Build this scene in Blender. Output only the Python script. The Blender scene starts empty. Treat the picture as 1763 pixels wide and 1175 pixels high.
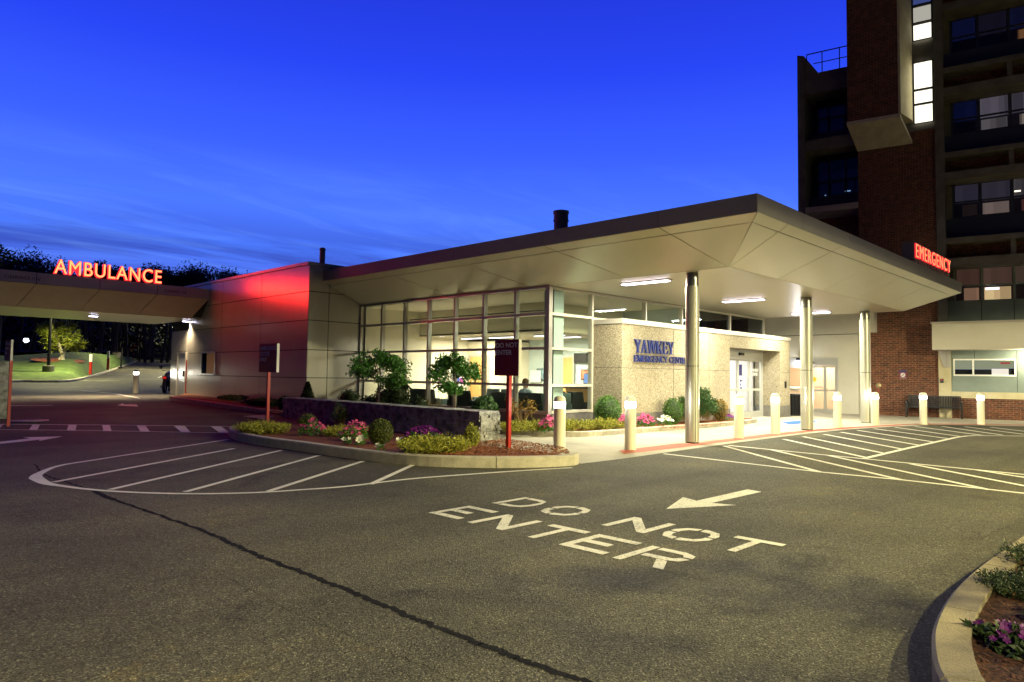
import bpy, bmesh, math, random
import numpy as np
from mathutils import Vector, Matrix
random.seed(7); RNG = np.random.default_rng(7)
C = bpy.context.scene.collection
S = bpy.context.scene
# ------------------------------------------------------------------ camera
F, YAW, PIT, ROL, HC = 1205.129, math.radians(44.22797), math.radians(2.820947), math.radians(0.76986), 1.4439
fw = Vector((math.cos(PIT)*math.cos(YAW), math.cos(PIT)*math.sin(YAW), math.sin(PIT)))
rt = fw.cross(Vector((0, 0, 1))).normalized(); up = rt.cross(fw)
R2 = rt*math.cos(ROL)+up*math.sin(ROL); U2 = up*math.cos(ROL)-rt*math.sin(ROL)
cam = bpy.data.cameras.new('camera'); co = bpy.data.objects.new('camera', cam); C.objects.link(co)
M = Matrix.Identity(4)
for i in range(3):
    M[i][0] = R2[i]; M[i][1] = U2[i]; M[i][2] = -fw[i]
M[2][3] = HC
co.matrix_world = M
cam.sensor_width = 36; cam.lens = F*36/1763; cam.clip_end = 3000; cam.clip_start = 0.05
S.camera = co
S.view_settings.view_transform = 'Standard'; S.view_settings.look = 'None'
S.view_settings.exposure = 0; S.view_settings.gamma = 1
S.render.engine = 'CYCLES'
S.cycles.use_denoising = True
S.cycles.max_bounces = 6; S.cycles.diffuse_bounces = 3; S.cycles.glossy_bounces = 3; S.cycles.transparent_max_bounces = 12
S.cycles.sample_clamp_indirect = 6
S.cycles.caustics_reflective = False; S.cycles.caustics_refractive = False
# ------------------------------------------------------------------ dusk sky
def nd(nt, t, **k):
    n = nt.nodes.new(t)
    for a, b in k.items():
        if a.startswith('i_'):
            key = a[2:]
            n.inputs[int(key) if key.isdigit() else key.replace('_', ' ')].default_value = b
        else: setattr(n, a, b)
    return n
def ramp(nt, stops, interp='LINEAR'):
    r = nt.nodes.new('ShaderNodeValToRGB'); e = r.color_ramp.elements; r.color_ramp.interpolation = interp
    while len(e) > 1: e.remove(e[-1])
    e[0].position = stops[0][0]; c = stops[0][1]; e[0].color = (*c, 1) if len(c) == 3 else c
    for p, c in stops[1:]:
        x = e.new(p); x.color = (*c, 1) if len(c) == 3 else c
    return r
W = bpy.data.worlds.new("World"); S.world = W; W.use_nodes = True
nt = W.node_tree; nt.nodes.clear(); L = nt.links.new
tc = nd(nt, 'ShaderNodeTexCoord'); sp = nd(nt, 'ShaderNodeSeparateXYZ'); L(tc.outputs['Generated'], sp.inputs[0])
# clouds: streaks in a high flat layer, direction divided by height
mx = nd(nt, 'ShaderNodeMath', operation='MAXIMUM'); L(sp.outputs[2], mx.inputs[0]); mx.inputs[1].default_value = 0
ad = nd(nt, 'ShaderNodeMath', operation='ADD'); L(mx.outputs[0], ad.inputs[0]); ad.inputs[1].default_value = 0.045
dx = nd(nt, 'ShaderNodeMath', operation='DIVIDE'); L(sp.outputs[0], dx.inputs[0]); L(ad.outputs[0], dx.inputs[1])
dy = nd(nt, 'ShaderNodeMath', operation='DIVIDE'); L(sp.outputs[1], dy.inputs[0]); L(ad.outputs[0], dy.inputs[1])
cb = nd(nt, 'ShaderNodeCombineXYZ'); L(dx.outputs[0], cb.inputs[0]); L(dy.outputs[0], cb.inputs[1])
mp = nd(nt, 'ShaderNodeMapping'); L(cb.outputs[0], mp.inputs[0]); mp.inputs['Rotation'].default_value = (0, 0, math.radians(-20)); mp.inputs['Scale'].default_value = (0.30, 0.95, 1); mp.inputs['Location'].default_value = (3.1, 1.7, 0)
no = nd(nt, 'ShaderNodeTexNoise', i_Scale=1.15, i_Detail=9, i_Roughness=0.62, i_Distortion=0.5); L(mp.outputs[0], no.inputs['Vector'])
grad = ramp(nt, [(0.0, (.05, .04, .26)), (.06, (.07, .06, .46)), (.12, (.085, .17, .86)), (.165, (.075, .20, 1.0)), (.22, (.075, .20, 1.1)), (.30, (.045, .125, 1.05)), (.40, (.022, .064, .93)), (.55, (.014, .030, .62)), (1.0, (.006, .012, .22))])
L(sp.outputs[2], grad.inputs[0])
# cloud amount by height: dark bars near the horizon, pale wisps above
lo = ramp(nt, [(0.0, (1, 1, 1)), (.13, (.9,)*3), (.17, (.45,)*3), (.22, (0, 0, 0))]); L(sp.outputs[2], lo.inputs[0])
dk = ramp(nt, [(0.47, (0, 0, 0)), (.58, (1, 1, 1))]); L(no.outputs[0], dk.inputs[0])
m1 = nd(nt, 'ShaderNodeMath', operation='MULTIPLY'); L(lo.outputs[0], m1.inputs[0]); L(dk.outputs[0], m1.inputs[1])
m1b = nd(nt, 'ShaderNodeMath', operation='MULTIPLY'); L(m1.outputs[0], m1b.inputs[0]); m1b.inputs[1].default_value = 0.95
mixd = nd(nt, 'ShaderNodeMix', data_type='RGBA'); L(m1b.outputs[0], mixd.inputs[0]); L(grad.outputs[0], mixd.inputs[6]); mixd.inputs[7].default_value = (.032, .050, .37, 1)
hi = ramp(nt, [(0.08, (0, 0, 0)), (.15, (1, 1, 1)), (.22, (.8,)*3), (.30, (0, 0, 0))]); L(sp.outputs[2], hi.inputs[0])
no2 = nd(nt, 'ShaderNodeTexNoise', i_Scale=2.6, i_Detail=9, i_Roughness=0.6, i_Distortion=0.8); L(mp.outputs[0], no2.inputs['Vector'])
wk = ramp(nt, [(0.47, (0, 0, 0)), (.72, (1, 1, 1))]); L(no2.outputs[0], wk.inputs[0])
m2 = nd(nt, 'ShaderNodeMath', operation='MULTIPLY'); L(hi.outputs[0], m2.inputs[0]); L(wk.outputs[0], m2.inputs[1])
m3 = nd(nt, 'ShaderNodeMath', operation='MULTIPLY'); L(m2.outputs[0], m3.inputs[0]); m3.inputs[1].default_value = 0.32
mixw = nd(nt, 'ShaderNodeMix', data_type='RGBA'); L(m3.outputs[0], mixw.inputs[0]); L(mixd.outputs[2], mixw.inputs[6]); mixw.inputs[7].default_value = (.20, .42, 1.15, 1)
# the sky away from the afterglow is darker
dt = nd(nt, 'ShaderNodeVectorMath', operation='DOT_PRODUCT'); L(tc.outputs['Generated'], dt.inputs[0]); dt.inputs[1].default_value = (.68, .73, 0)
az = nd(nt, 'ShaderNodeMapRange'); L(dt.outputs['Value'], az.inputs[0]); az.inputs[1].default_value = .05; az.inputs[2].default_value = .66; az.inputs[3].default_value = .05; az.inputs[4].default_value = 1.0
mu = nd(nt, 'ShaderNodeMix', data_type='RGBA', blend_type='MULTIPLY'); mu.inputs[0].default_value = 1; L(mixw.outputs[2], mu.inputs[6]); L(az.outputs[0], mu.inputs[7])
bg = nd(nt, 'ShaderNodeBackground'); L(mu.outputs[2], bg.inputs[0]); bg.inputs[1].default_value = 1.0
wo = nd(nt, 'ShaderNodeOutputWorld'); L(bg.outputs[0], wo.inputs[0])
# ------------------------------------------------------------------ measuring helpers
def ray(px, py): return R2*((px-881.5)/F)+U2*((587.5-py)/F)+fw
CAM = Vector((0, 0, HC))
def onz(px, py, z=0.): d = ray(px, py); return CAM+d*((z-HC)/d.z)
def onx(px, py, X): d = ray(px, py); return CAM+d*(X/d.x)
def ony(px, py, Y): d = ray(px, py); return CAM+d*(Y/d.y)
def atd(px, py, D): d = ray(px, py); return CAM+d*(D/math.hypot(d.x, d.y))
def g(x, y=None):                       # terrain height
    if y is None: x, y = x.x, x.y
    if y < 17: return 0.
    if y < 27: t = (y-17)/10; return .4*t*t*(3-2*t)
    if y < 34: return .4
    if y < 140: return .4+.036*(y-34)
    return .4+.036*106
def G(px, py, dz=0.):                   # pixel -> terrain
    z = 0.
    for _ in range(40):
        p = onz(px, py, min(z+dz, 1.35)) if z+dz < 1.35 else atd(px, py, 60)
        z = .6*z+.4*g(p)
    if ray(px, py).z > -.012:            # near or above the horizon: march along the ray
        for i in range(300, 1500):
            q = atd(px, py, i*.1)
            if q.z <= g(q)+dz: return q
        return atd(px, py, 120)
    return p
# ------------------------------------------------------------------ object helpers
class MB:
    def __init__(s): s.v = []; s.f = []
    def add(s, vs, fs):
        n = len(s.v); s.v += [tuple(v) for v in vs]; s.f += [tuple(i+n for i in f) for f in fs]; return s
    def box(s, x0, x1, y0, y1, z0, z1):
        v = [(x, y, z) for z in (z0, z1) for x, y in ((x0, y0), (x1, y0), (x1, y1), (x0, y1))]
        return s.add(v, [(3, 2, 1, 0), (4, 5, 6, 7), (0, 1, 5, 4), (1, 2, 6, 5), (2, 3, 7, 6), (3, 0, 4, 7)])
    def hexa(s, lo, hi):
        return s.add(list(lo)+list(hi), [(3, 2, 1, 0), (4, 5, 6, 7), (0, 1, 5, 4), (1, 2, 6, 5), (2, 3, 7, 6), (3, 0, 4, 7)])
    def quad(s, *p): return s.add(p, [tuple(range(len(p)))])
    def slab(s, quad, n, t):             # thickened polygon: n direction, t thickness
        a = [Vector(q) for q in quad]; b = [q+Vector(n)*t for q in a]; k = len(a)
        return s.add(a+b, [tuple(range(k))[::-1], tuple(range(k, 2*k))]+[(i, (i+1) % k, k+(i+1) % k, k+i) for i in range(k)])
    def prism(s, poly, z0, z1, zf=None):
        k = len(poly)
        a = [(p[0], p[1], (zf(p[0], p[1]) if zf else 0)+z0) for p in poly]; b = [(p[0], p[1], (zf(p[0], p[1]) if zf else 0)+z1) for p in poly]
        return s.add(a+b, [tuple(range(k))[::-1], tuple(range(k, 2*k))]+[(i, (i+1) % k, k+(i+1) % k, k+i) for i in range(k)])
    def lathe(s, prof, cx=0, cy=0, n=24, cz=0):
        v = []; f = []
        for r, z in prof:
            for i in range(n):
                a = 2*math.pi*i/n; v.append((cx+r*math.cos(a), cy+r*math.sin(a), cz+z))
        for j in range(len(prof)-1):
            for i in range(n):
                f.append((j*n+i, j*n+(i+1) % n, (j+1)*n+(i+1) % n, (j+1)*n+i))
        f.append(tuple(range(n))[::-1]); f.append(tuple((len(prof)-1)*n+i for i in range(n)))
        return s.add(v, f)
    def tube(s, pts, rad, n=6, cap=True):
        pts = [Vector(p) for p in pts]; k = len(pts)
        if not hasattr(rad, '__len__'): rad = [rad]*k
        v = []; f = []
        for j, p in enumerate(pts):
            t = (pts[min(j+1, k-1)]-pts[max(j-1, 0)]).normalized()
            a = t.orthogonal().normalized() if j == 0 else (a-t*a.dot(t)).normalized()
            b = t.cross(a)
            for i in range(n):
                w = 2*math.pi*i/n; v.append(p+(a*math.cos(w)+b*math.sin(w))*rad[j])
        for j in range(k-1):
            for i in range(n): f.append((j*n+i, j*n+(i+1) % n, (j+1)*n+(i+1) % n, (j+1)*n+i))
        if cap: f.append(tuple(range(n))[::-1]); f.append(tuple((k-1)*n+i for i in range(n)))
        return s.add(v, f)
    def xf(s, m): s.v = [tuple(m @ Vector(v)) for v in s.v]; return s
    def build(s, name, mat, parent=None, local=False, smooth=False, bevel=0):
        me = bpy.data.meshes.new(name); off = Vector((0, 0, 0))
        if parent is not None and not local:
            q = parent
            while q is not None: off += Vector(q.location); q = q.parent
        me.from_pydata([(v[0]-off.x, v[1]-off.y, v[2]-off.z) for v in s.v], [], s.f)
        for m_ in (mat if isinstance(mat, (list, tuple)) else [mat]): me.materials.append(m_)
        if smooth:
            me.polygons.foreach_set('use_smooth', [True]*len(me.polygons))
            me.set_sharp_from_angle(angle=math.radians(40))
        me.update()
        o = bpy.data.objects.new(name, me); C.objects.link(o)
        if parent is not None: o.parent = parent
        if bevel:
            b = o.modifiers.new('bevel', 'BEVEL'); b.width = bevel; b.segments = 2; b.limit_method = 'ANGLE'
        return o
def rotz(a, loc=(0, 0, 0)): return Matrix.Translation(loc) @ Matrix.Rotation(a, 4, 'Z')
def tag(o, label=None, cat=None, group=None, kind=None):
    if label: o['label'] = label
    if cat: o['category'] = cat
    if group: o['group'] = group
    if kind: o['kind'] = kind
    return o
def thing(name, label, cat, loc=(0, 0, 0), rz=0, group=None):
    o = bpy.data.objects.new(name, None); C.objects.link(o); o.empty_display_size = .2
    o.location = loc; o.rotation_euler = (0, 0, rz); return tag(o, label, cat, group)
def copy_tree(o, parent=None):
    c = o.copy(); C.objects.link(c)
    if parent is not None: c.parent = parent
    for ch in [k for k in bpy.data.objects if k.parent == o]: copy_tree(ch, c)
    return c
def lamp(kind, name, parent, loc, power, color, **k):
    l = bpy.data.lights.new(name, kind); l.energy = power; l.color = color
    rot = k.pop('rot', (0, 0, 0)); 
    for a, b in k.items(): setattr(l, a, b)
    o = bpy.data.objects.new(name, l); C.objects.link(o)
    off = Vector((0, 0, 0)); q = parent
    while q is not None: off += Vector(q.location); q = q.parent
    o.location = Vector(loc)-off; o.rotation_euler = rot
    if parent is not None: o.parent = parent
    return o
def aim(o, d): o.rotation_euler = Vector(d).to_track_quat('-Z', 'Y').to_euler()
def smoothpath(pts, n=6):
    out = []
    for i in range(len(pts)-1):
        p0 = pts[max(i-1, 0)]; p1 = pts[i]; p2 = pts[i+1]; p3 = pts[min(i+2, len(pts)-1)]
        for k in range(n):
            t = k/n
            out.append(tuple(.5*((2*b)+(-a+c)*t+(2*a-5*b+4*c-d)*t*t+(-a+3*b-3*c+d)*t**3) for a, b, c, d in zip(p0, p1, p2, p3)))
    out.append(tuple(pts[-1])); return out
# ------------------------------------------------------------------ materials
def mat(name, col, rough=.7, metal=0., var=0., vs=3., bump=0., bs=40., spec=None, stretch=None, col2=None, emis=None, es=1., fine=0., fs=200.):
    m = bpy.data.materials.new(name); m.use_nodes = True; nt = m.node_tree; b = nt.nodes['Principled BSDF']; l = nt.links.new
    b.inputs['Base Color'].default_value = (*col, 1); b.inputs['Roughness'].default_value = rough; b.inputs['Metallic'].default_value = metal
    if spec is not None: b.inputs['Specular IOR Level'].default_value = spec
    tc = nt.nodes.new('ShaderNodeTexCoord'); vec = tc.outputs['Object']
    if stretch:
        mp = nt.nodes.new('ShaderNodeMapping'); mp.inputs['Scale'].default_value = stretch; l(vec, mp.inputs[0]); vec = mp.outputs[0]
    if var or col2:
        n = nd(nt, 'ShaderNodeTexNoise', i_Scale=vs, i_Detail=6, i_Roughness=.6); l(vec, n.inputs['Vector'])
        c2 = col2 or tuple(min(1, c*(1+var)) for c in col); c1 = col if col2 else tuple(c*(1-var) for c in col)
        r = ramp(nt, [(.35, c1), (.65, c2)]); l(n.outputs[0], r.inputs[0]); out = r.outputs[0]
        if fine:
            n2 = nd(nt, 'ShaderNodeTexNoise', i_Scale=fs, i_Detail=2, i_Roughness=.7); l(vec, n2.inputs['Vector'])
            r2 = ramp(nt, [(.35, (1-fine,)*3), (.65, (1+fine,)*3)]); l(n2.outputs[0], r2.inputs[0])
            mm = nd(nt, 'ShaderNodeMix', data_type='RGBA', blend_type='MULTIPLY'); mm.inputs[0].default_value = 1; mm.clamp_result = False
            l(out, mm.inputs[6]); l(r2.outputs[0], mm.inputs[7]); out = mm.outputs[2]
        l(out, b.inputs['Base Color'])
    if bump:
        n3 = nd(nt, 'ShaderNodeTexNoise', i_Scale=bs, i_Detail=4, i_Roughness=.65); l(vec, n3.inputs['Vector'])
        bp = nt.nodes.new('ShaderNodeBump'); bp.inputs['Strength'].default_value = bump; bp.inputs['Distance'].default_value = .02
        l(n3.outputs[0], bp.inputs['Height']); l(bp.outputs[0], b.inputs['Normal'])
    if emis:
        b.inputs['Emission Color'].default_value = (*emis, 1); b.inputs['Emission Strength'].default_value = es
    return m
def glow(name, col, es):
    m = bpy.data.materials.new(name); m.use_nodes = True; nt = m.node_tree; nt.nodes.clear()
    e = nd(nt, 'ShaderNodeEmission'); e.inputs[0].default_value = (*col, 1); e.inputs[1].default_value = es
    o = nd(nt, 'ShaderNodeOutputMaterial'); nt.links.new(e.outputs[0], o.inputs[0]); return m
def roomglow(name, col, es, sc=2.2):
    m = glow(name, col, es); nt = m.node_tree; e = [n for n in nt.nodes if n.type == 'EMISSION'][0]
    tc = nd(nt, 'ShaderNodeTexCoord'); mp = nd(nt, 'ShaderNodeMapping'); mp.inputs['Scale'].default_value = (sc*1.6, sc*1.6, sc*1.4); mp.inputs['Location'].default_value = (random.random()*9, 0, random.random()*9); nt.links.new(tc.outputs['Object'], mp.inputs[0])
    v = nd(nt, 'ShaderNodeTexVoronoi', i_Scale=1.0); v.voronoi_dimensions = '1D'; sx = nd(nt, 'ShaderNodeSeparateXYZ'); nt.links.new(mp.outputs[0], sx.inputs[0]); nt.links.new(sx.outputs[0], v.inputs['W']); s_ = nd(nt, 'ShaderNodeSeparateColor'); nt.links.new(v.outputs['Color'], s_.inputs[0])
    r = ramp(nt, [(0, tuple(c*.45 for c in col)), (.3, tuple(c*.75 for c in col)), (.6, col), (1, tuple(min(1, c*1.25) for c in col))]); nt.links.new(s_.outputs[0], r.inputs[0]); nt.links.new(r.outputs[0], e.inputs[0]); return m
def glass(name, tint=(.8, .86, .84), refl=.06, ior=1.5):
    m = bpy.data.materials.new(name); m.use_nodes = True; nt = m.node_tree; nt.nodes.clear(); l = nt.links.new
    t = nd(nt, 'ShaderNodeBsdfTransparent'); t.inputs[0].default_value = (*tint, 1)
    gl = nd(nt, 'ShaderNodeBsdfGlossy'); gl.inputs['Roughness'].default_value = .01; gl.inputs[0].default_value = (.9, .95, 1, 1)
    ge = nd(nt, 'ShaderNodeNewGeometry'); dp = nd(nt, 'ShaderNodeVectorMath', operation='DOT_PRODUCT'); l(ge.outputs['Normal'], dp.inputs[0]); l(ge.outputs['Incoming'], dp.inputs[1])
    ab = nd(nt, 'ShaderNodeMath', operation='ABSOLUTE'); l(dp.outputs['Value'], ab.inputs[0]); om = nd(nt, 'ShaderNodeMath', operation='SUBTRACT'); om.inputs[0].default_value = 1; l(ab.outputs[0], om.inputs[1])
    pw = nd(nt, 'ShaderNodeMath', operation='POWER'); l(om.outputs[0], pw.inputs[0]); pw.inputs[1].default_value = 4.5
    a = nd(nt, 'ShaderNodeMath', operation='MULTIPLY_ADD'); l(pw.outputs[0], a.inputs[0]); a.inputs[1].default_value = .6; a.inputs[2].default_value = refl
    mx = nd(nt, 'ShaderNodeMixShader'); l(a.outputs[0], mx.inputs[0]); l(t.outputs[0], mx.inputs[1]); l(gl.outputs[0], mx.inputs[2])
    o = nd(nt, 'ShaderNodeOutputMaterial'); l(mx.outputs[0], o.inputs[0]); return m
def lensmat(name, col, es):
    m = glow(name, col, es); nt = m.node_tree; e = [n for n in nt.nodes if n.type == 'EMISSION'][0]; o = [n for n in nt.nodes if n.type == 'OUTPUT_MATERIAL'][0]
    t = nd(nt, 'ShaderNodeBsdfTransparent'); a = nd(nt, 'ShaderNodeAddShader'); nt.links.new(e.outputs[0], a.inputs[0]); nt.links.new(t.outputs[0], a.inputs[1]); nt.links.new(a.outputs[0], o.inputs[0]); return m
def asphalt():
    m = bpy.data.materials.new('asphalt'); m.use_nodes = True; nt = m.node_tree; b = nt.nodes['Principled BSDF']; l = nt.links.new
    tc = nt.nodes.new('ShaderNodeTexCoord'); v = tc.outputs['Object']
    n1 = nd(nt, 'ShaderNodeTexNoise', i_Scale=.45, i_Detail=5, i_Roughness=.55); l(v, n1.inputs['Vector'])
    r1 = ramp(nt, [(.3, (.070, .068, .052)), (.5, (.098, .093, .069)), (.72, (.130, .119, .080))]); l(n1.outputs[0], r1.inputs[0])
    vo = nd(nt, 'ShaderNodeTexVoronoi', i_Scale=105.); l(v, vo.inputs['Vector'])
    r2 = ramp(nt, [(0, (.35,)*3), (.35, (.80,)*3), (.75, (1.2,)*3), (.93, (1.6,)*3), (1, (3.0,)*3)])
    sx = nd(nt, 'ShaderNodeSeparateColor'); l(vo.outputs['Color'], sx.inputs[0]); l(sx.outputs[0], r2.inputs[0])
    mm = nd(nt, 'ShaderNodeMix', data_type='RGBA', blend_type='MULTIPLY'); mm.inputs[0].default_value = 1; mm.clamp_result = False
    l(r1.outputs[0], mm.inputs[6]); l(r2.outputs[0], mm.inputs[7])
    # faint stains and old repair blotches
    n2 = nd(nt, 'ShaderNodeTexNoise', i_Scale=.9, i_Detail=7, i_Roughness=.7, i_Distortion=1.2); l(v, n2.inputs['Vector'])
    r3 = ramp(nt, [(.30, (.55,)*3), (.40, (.95,)*3), (.60, (1,)*3), (.72, (1.45, 1.28, .90))]); l(n2.outputs[0], r3.inputs[0])
    m3 = nd(nt, 'ShaderNodeMix', data_type='RGBA', blend_type='MULTIPLY'); m3.inputs[0].default_value = 1; m3.clamp_result = False
    l(mm.outputs[2], m3.inputs[6]); l(r3.outputs[0], m3.inputs[7]); 
    mt_ = nd(nt, 'ShaderNodeMapping'); mt_.inputs['Rotation'].default_value = (0, 0, .35); mt_.inputs['Scale'].default_value = (.10, .85, 1); l(v, mt_.inputs[0])
    n4 = nd(nt, 'ShaderNodeTexNoise', i_Scale=1.0, i_Detail=3, i_Roughness=.5, i_Distortion=.6); l(mt_.outputs[0], n4.inputs['Vector'])
    r4 = ramp(nt, [(.35, (.80,)*3), (.5, (1,)*3), (.65, (1.10,)*3)]); l(n4.outputs[0], r4.inputs[0])
    vs_ = nd(nt, 'ShaderNodeTexVoronoi', i_Scale=.55); l(v, vs_.inputs['Vector']); r5 = ramp(nt, [(0, (.45,)*3), (.05, (.62,)*3), (.12, (1,)*3)]); l(vs_.outputs['Distance'], r5.inputs[0])
    m4 = nd(nt, 'ShaderNodeMix', data_type='RGBA', blend_type='MULTIPLY'); m4.inputs[0].default_value = 1; m4.clamp_result = False; l(m3.outputs[2], m4.inputs[6]); l(r4.outputs[0], m4.inputs[7])
    m5 = nd(nt, 'ShaderNodeMix', data_type='RGBA', blend_type='MULTIPLY'); m5.inputs[0].default_value = .6; m5.clamp_result = False; l(m4.outputs[2], m5.inputs[6]); l(r5.outputs[0], m5.inputs[7])
    l(m5.outputs[2], b.inputs['Base Color'])
    b.inputs['Roughness'].default_value = .72; b.inputs['Specular IOR Level'].default_value = .18
    vb = nd(nt, 'ShaderNodeTexVoronoi', i_Scale=85.); l(v, vb.inputs['Vector'])
    nb = nd(nt, 'ShaderNodeTexNoise', i_Scale=140., i_Detail=3); l(v, nb.inputs['Vector'])
    sm = nd(nt, 'ShaderNodeMath', operation='ADD'); l(vb.outputs['Distance'], sm.inputs[0]); l(nb.outputs[0], sm.inputs[1])
    bp = nt.nodes.new('ShaderNodeBump'); bp.inputs['Strength'].default_value = 1.0; bp.inputs['Distance'].default_value = .009
    l(sm.outputs[0], bp.inputs['Height']); l(bp.outputs[0], b.inputs['Normal']); return m
def paint(name, col, wear=.5):
    m = bpy.data.materials.new(name); m.use_nodes = True; nt = m.node_tree; b = nt.nodes['Principled BSDF']; l = nt.links.new
    tc = nt.nodes.new('ShaderNodeTexCoord'); v = tc.outputs['Object']
    n = nd(nt, 'ShaderNodeTexNoise', i_Scale=38., i_Detail=6, i_Roughness=.8); l(v, n.inputs['Vector'])
    n2 = nd(nt, 'ShaderNodeTexNoise', i_Scale=2.2, i_Detail=3); l(v, n2.inputs['Vector'])
    ad = nd(nt, 'ShaderNodeMath', operation='MULTIPLY_ADD'); l(n2.outputs[0], ad.inputs[0]); ad.inputs[1].default_value = .45; l(n.outputs[0], ad.inputs[2])
    r = ramp(nt, [(.44+.07*wear, (.11, .105, .09)), (.47+.17*wear, tuple(c*.62 for c in col)), (.72, col)]); l(ad.outputs[0], r.inputs[0])
    l(r.outputs[0], b.inputs['Base Color']); b.inputs['Roughness'].default_value = .65
    vb = nd(nt, 'ShaderNodeTexVoronoi', i_Scale=60.); l(v, vb.inputs['Vector'])
    bp = nt.nodes.new('ShaderNodeBump'); bp.inputs['Strength'].default_value = .6; bp.inputs['Distance'].default_value = .008
    l(vb.outputs['Distance'], bp.inputs['Height']); l(bp.outputs[0], b.inputs['Normal']); return m
def brickmat():
    m = bpy.data.materials.new('red_brick'); m.use_nodes = True; nt = m.node_tree; b = nt.nodes['Principled BSDF']; l = nt.links.new
    tc = nt.nodes.new('ShaderNodeTexCoord'); s = nd(nt, 'ShaderNodeSeparateXYZ'); l(tc.outputs['Object'], s.inputs[0])
    c = nd(nt, 'ShaderNodeCombineXYZ'); a = nd(nt, 'ShaderNodeMath', operation='ADD'); l(s.outputs[0], a.inputs[0]); l(s.outputs[1], a.inputs[1]); l(a.outputs[0], c.inputs[0]); l(s.outputs[2], c.inputs[1])
    br = nd(nt, 'ShaderNodeTexBrick', i_Scale=1.0); br.inputs['Color1'].default_value = (.165, .045, .026, 1); br.inputs['Color2'].default_value = (.06, .022, .018, 1); br.inputs['Mortar'].default_value = (.24, .18, .10, 1)
    br.inputs['Brick Width'].default_value = .215; br.inputs['Row Height'].default_value = .075; br.inputs['Mortar Size'].default_value = .007; br.inputs['Bias'].default_value = -.25
    l(c.outputs[0], br.inputs['Vector'])
    vo = nd(nt, 'ShaderNodeTexNoise', i_Scale=5., i_Detail=4, i_Roughness=.8); l(tc.outputs['Object'], vo.inputs['Vector'])
    r = ramp(nt, [(.35, (.55,)*3), (.6, (1.15,)*3)]); l(vo.outputs[0], r.inputs[0])
    mm = nd(nt, 'ShaderNodeMix', data_type='RGBA', blend_type='MULTIPLY'); mm.inputs[0].default_value = 1; mm.clamp_result = False
    l(br.outputs[0], mm.inputs[6]); l(r.outputs[0], mm.inputs[7]); l(mm.outputs[2], b.inputs['Base Color']); b.inputs['Roughness'].default_value = .85
    bp = nt.nodes.new('ShaderNodeBump'); bp.inputs['Strength'].default_value = .5; bp.inputs['Distance'].default_value = .01; bp.invert = True
    l(br.outputs['Fac'], bp.inputs['Height']); l(bp.outputs[0], b.inputs['Normal']); return m
def pebble():
    m = bpy.data.materials.new('exposed_aggregate'); m.use_nodes = True; nt = m.node_tree; b = nt.nodes['Principled BSDF']; l = nt.links.new
    tc = nt.nodes.new('ShaderNodeTexCoord'); v = tc.outputs['Object']
    vo = nd(nt, 'ShaderNodeTexVoronoi', i_Scale=62.); l(v, vo.inputs['Vector']); sx = nd(nt, 'ShaderNodeSeparateColor'); l(vo.outputs['Color'], sx.inputs[0])
    r = ramp(nt, [(0, (.14, .11, .065)), (.3, (.27, .23, .15)), (.65, (.36, .31, .215)), (1, (.50, .45, .34))]); l(sx.outputs[0], r.inputs[0])
    l(r.outputs[0], b.inputs['Base Color']); b.inputs['Roughness'].default_value = .8
    bp = nt.nodes.new('ShaderNodeBump'); bp.inputs['Strength'].default_value = .8; bp.inputs['Distance'].default_value = .012; bp.invert = True
    l(vo.outputs['Distance'], bp.inputs['Height']); l(bp.outputs[0], b.inputs['Normal']); return m
def soffitmat():       # narrow linear boards with dark reveals
    m = mat('linear_soffit', (.50, .45, .37), .32, .35); nt = m.node_tree; b = nt.nodes['Principled BSDF']; l = nt.links.new
    tc = nt.nodes.new('ShaderNodeTexCoord'); s = nd(nt, 'ShaderNodeSeparateXYZ'); l(tc.outputs['Object'], s.inputs[0])
    mu = nd(nt, 'ShaderNodeMath', operation='MULTIPLY'); mu.inputs[1].default_value = 1/.15; l(s.outputs[1], mu.inputs[0])
    fr = nd(nt, 'ShaderNodeMath', operation='FRACT'); l(mu.outputs[0], fr.inputs[0])
    r = ramp(nt, [(0, (.30, .28, .21)), (.05, (.30, .28, .21)), (.10, (.56, .52, .40)), (1, (.58, .54, .41))]); l(fr.outputs[0], r.inputs[0]); l(r.outputs[0], b.inputs['Base Color'])
    return m
def leafmat(name, c1, c2, vs=6., rough=.55):
    m = mat(name, c1, rough, col2=c2, vs=vs); b = m.node_tree.nodes['Principled BSDF']
    b.inputs['Subsurface Weight'].default_value = 0; b.inputs['Specular IOR Level'].default_value = .3; return m
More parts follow.
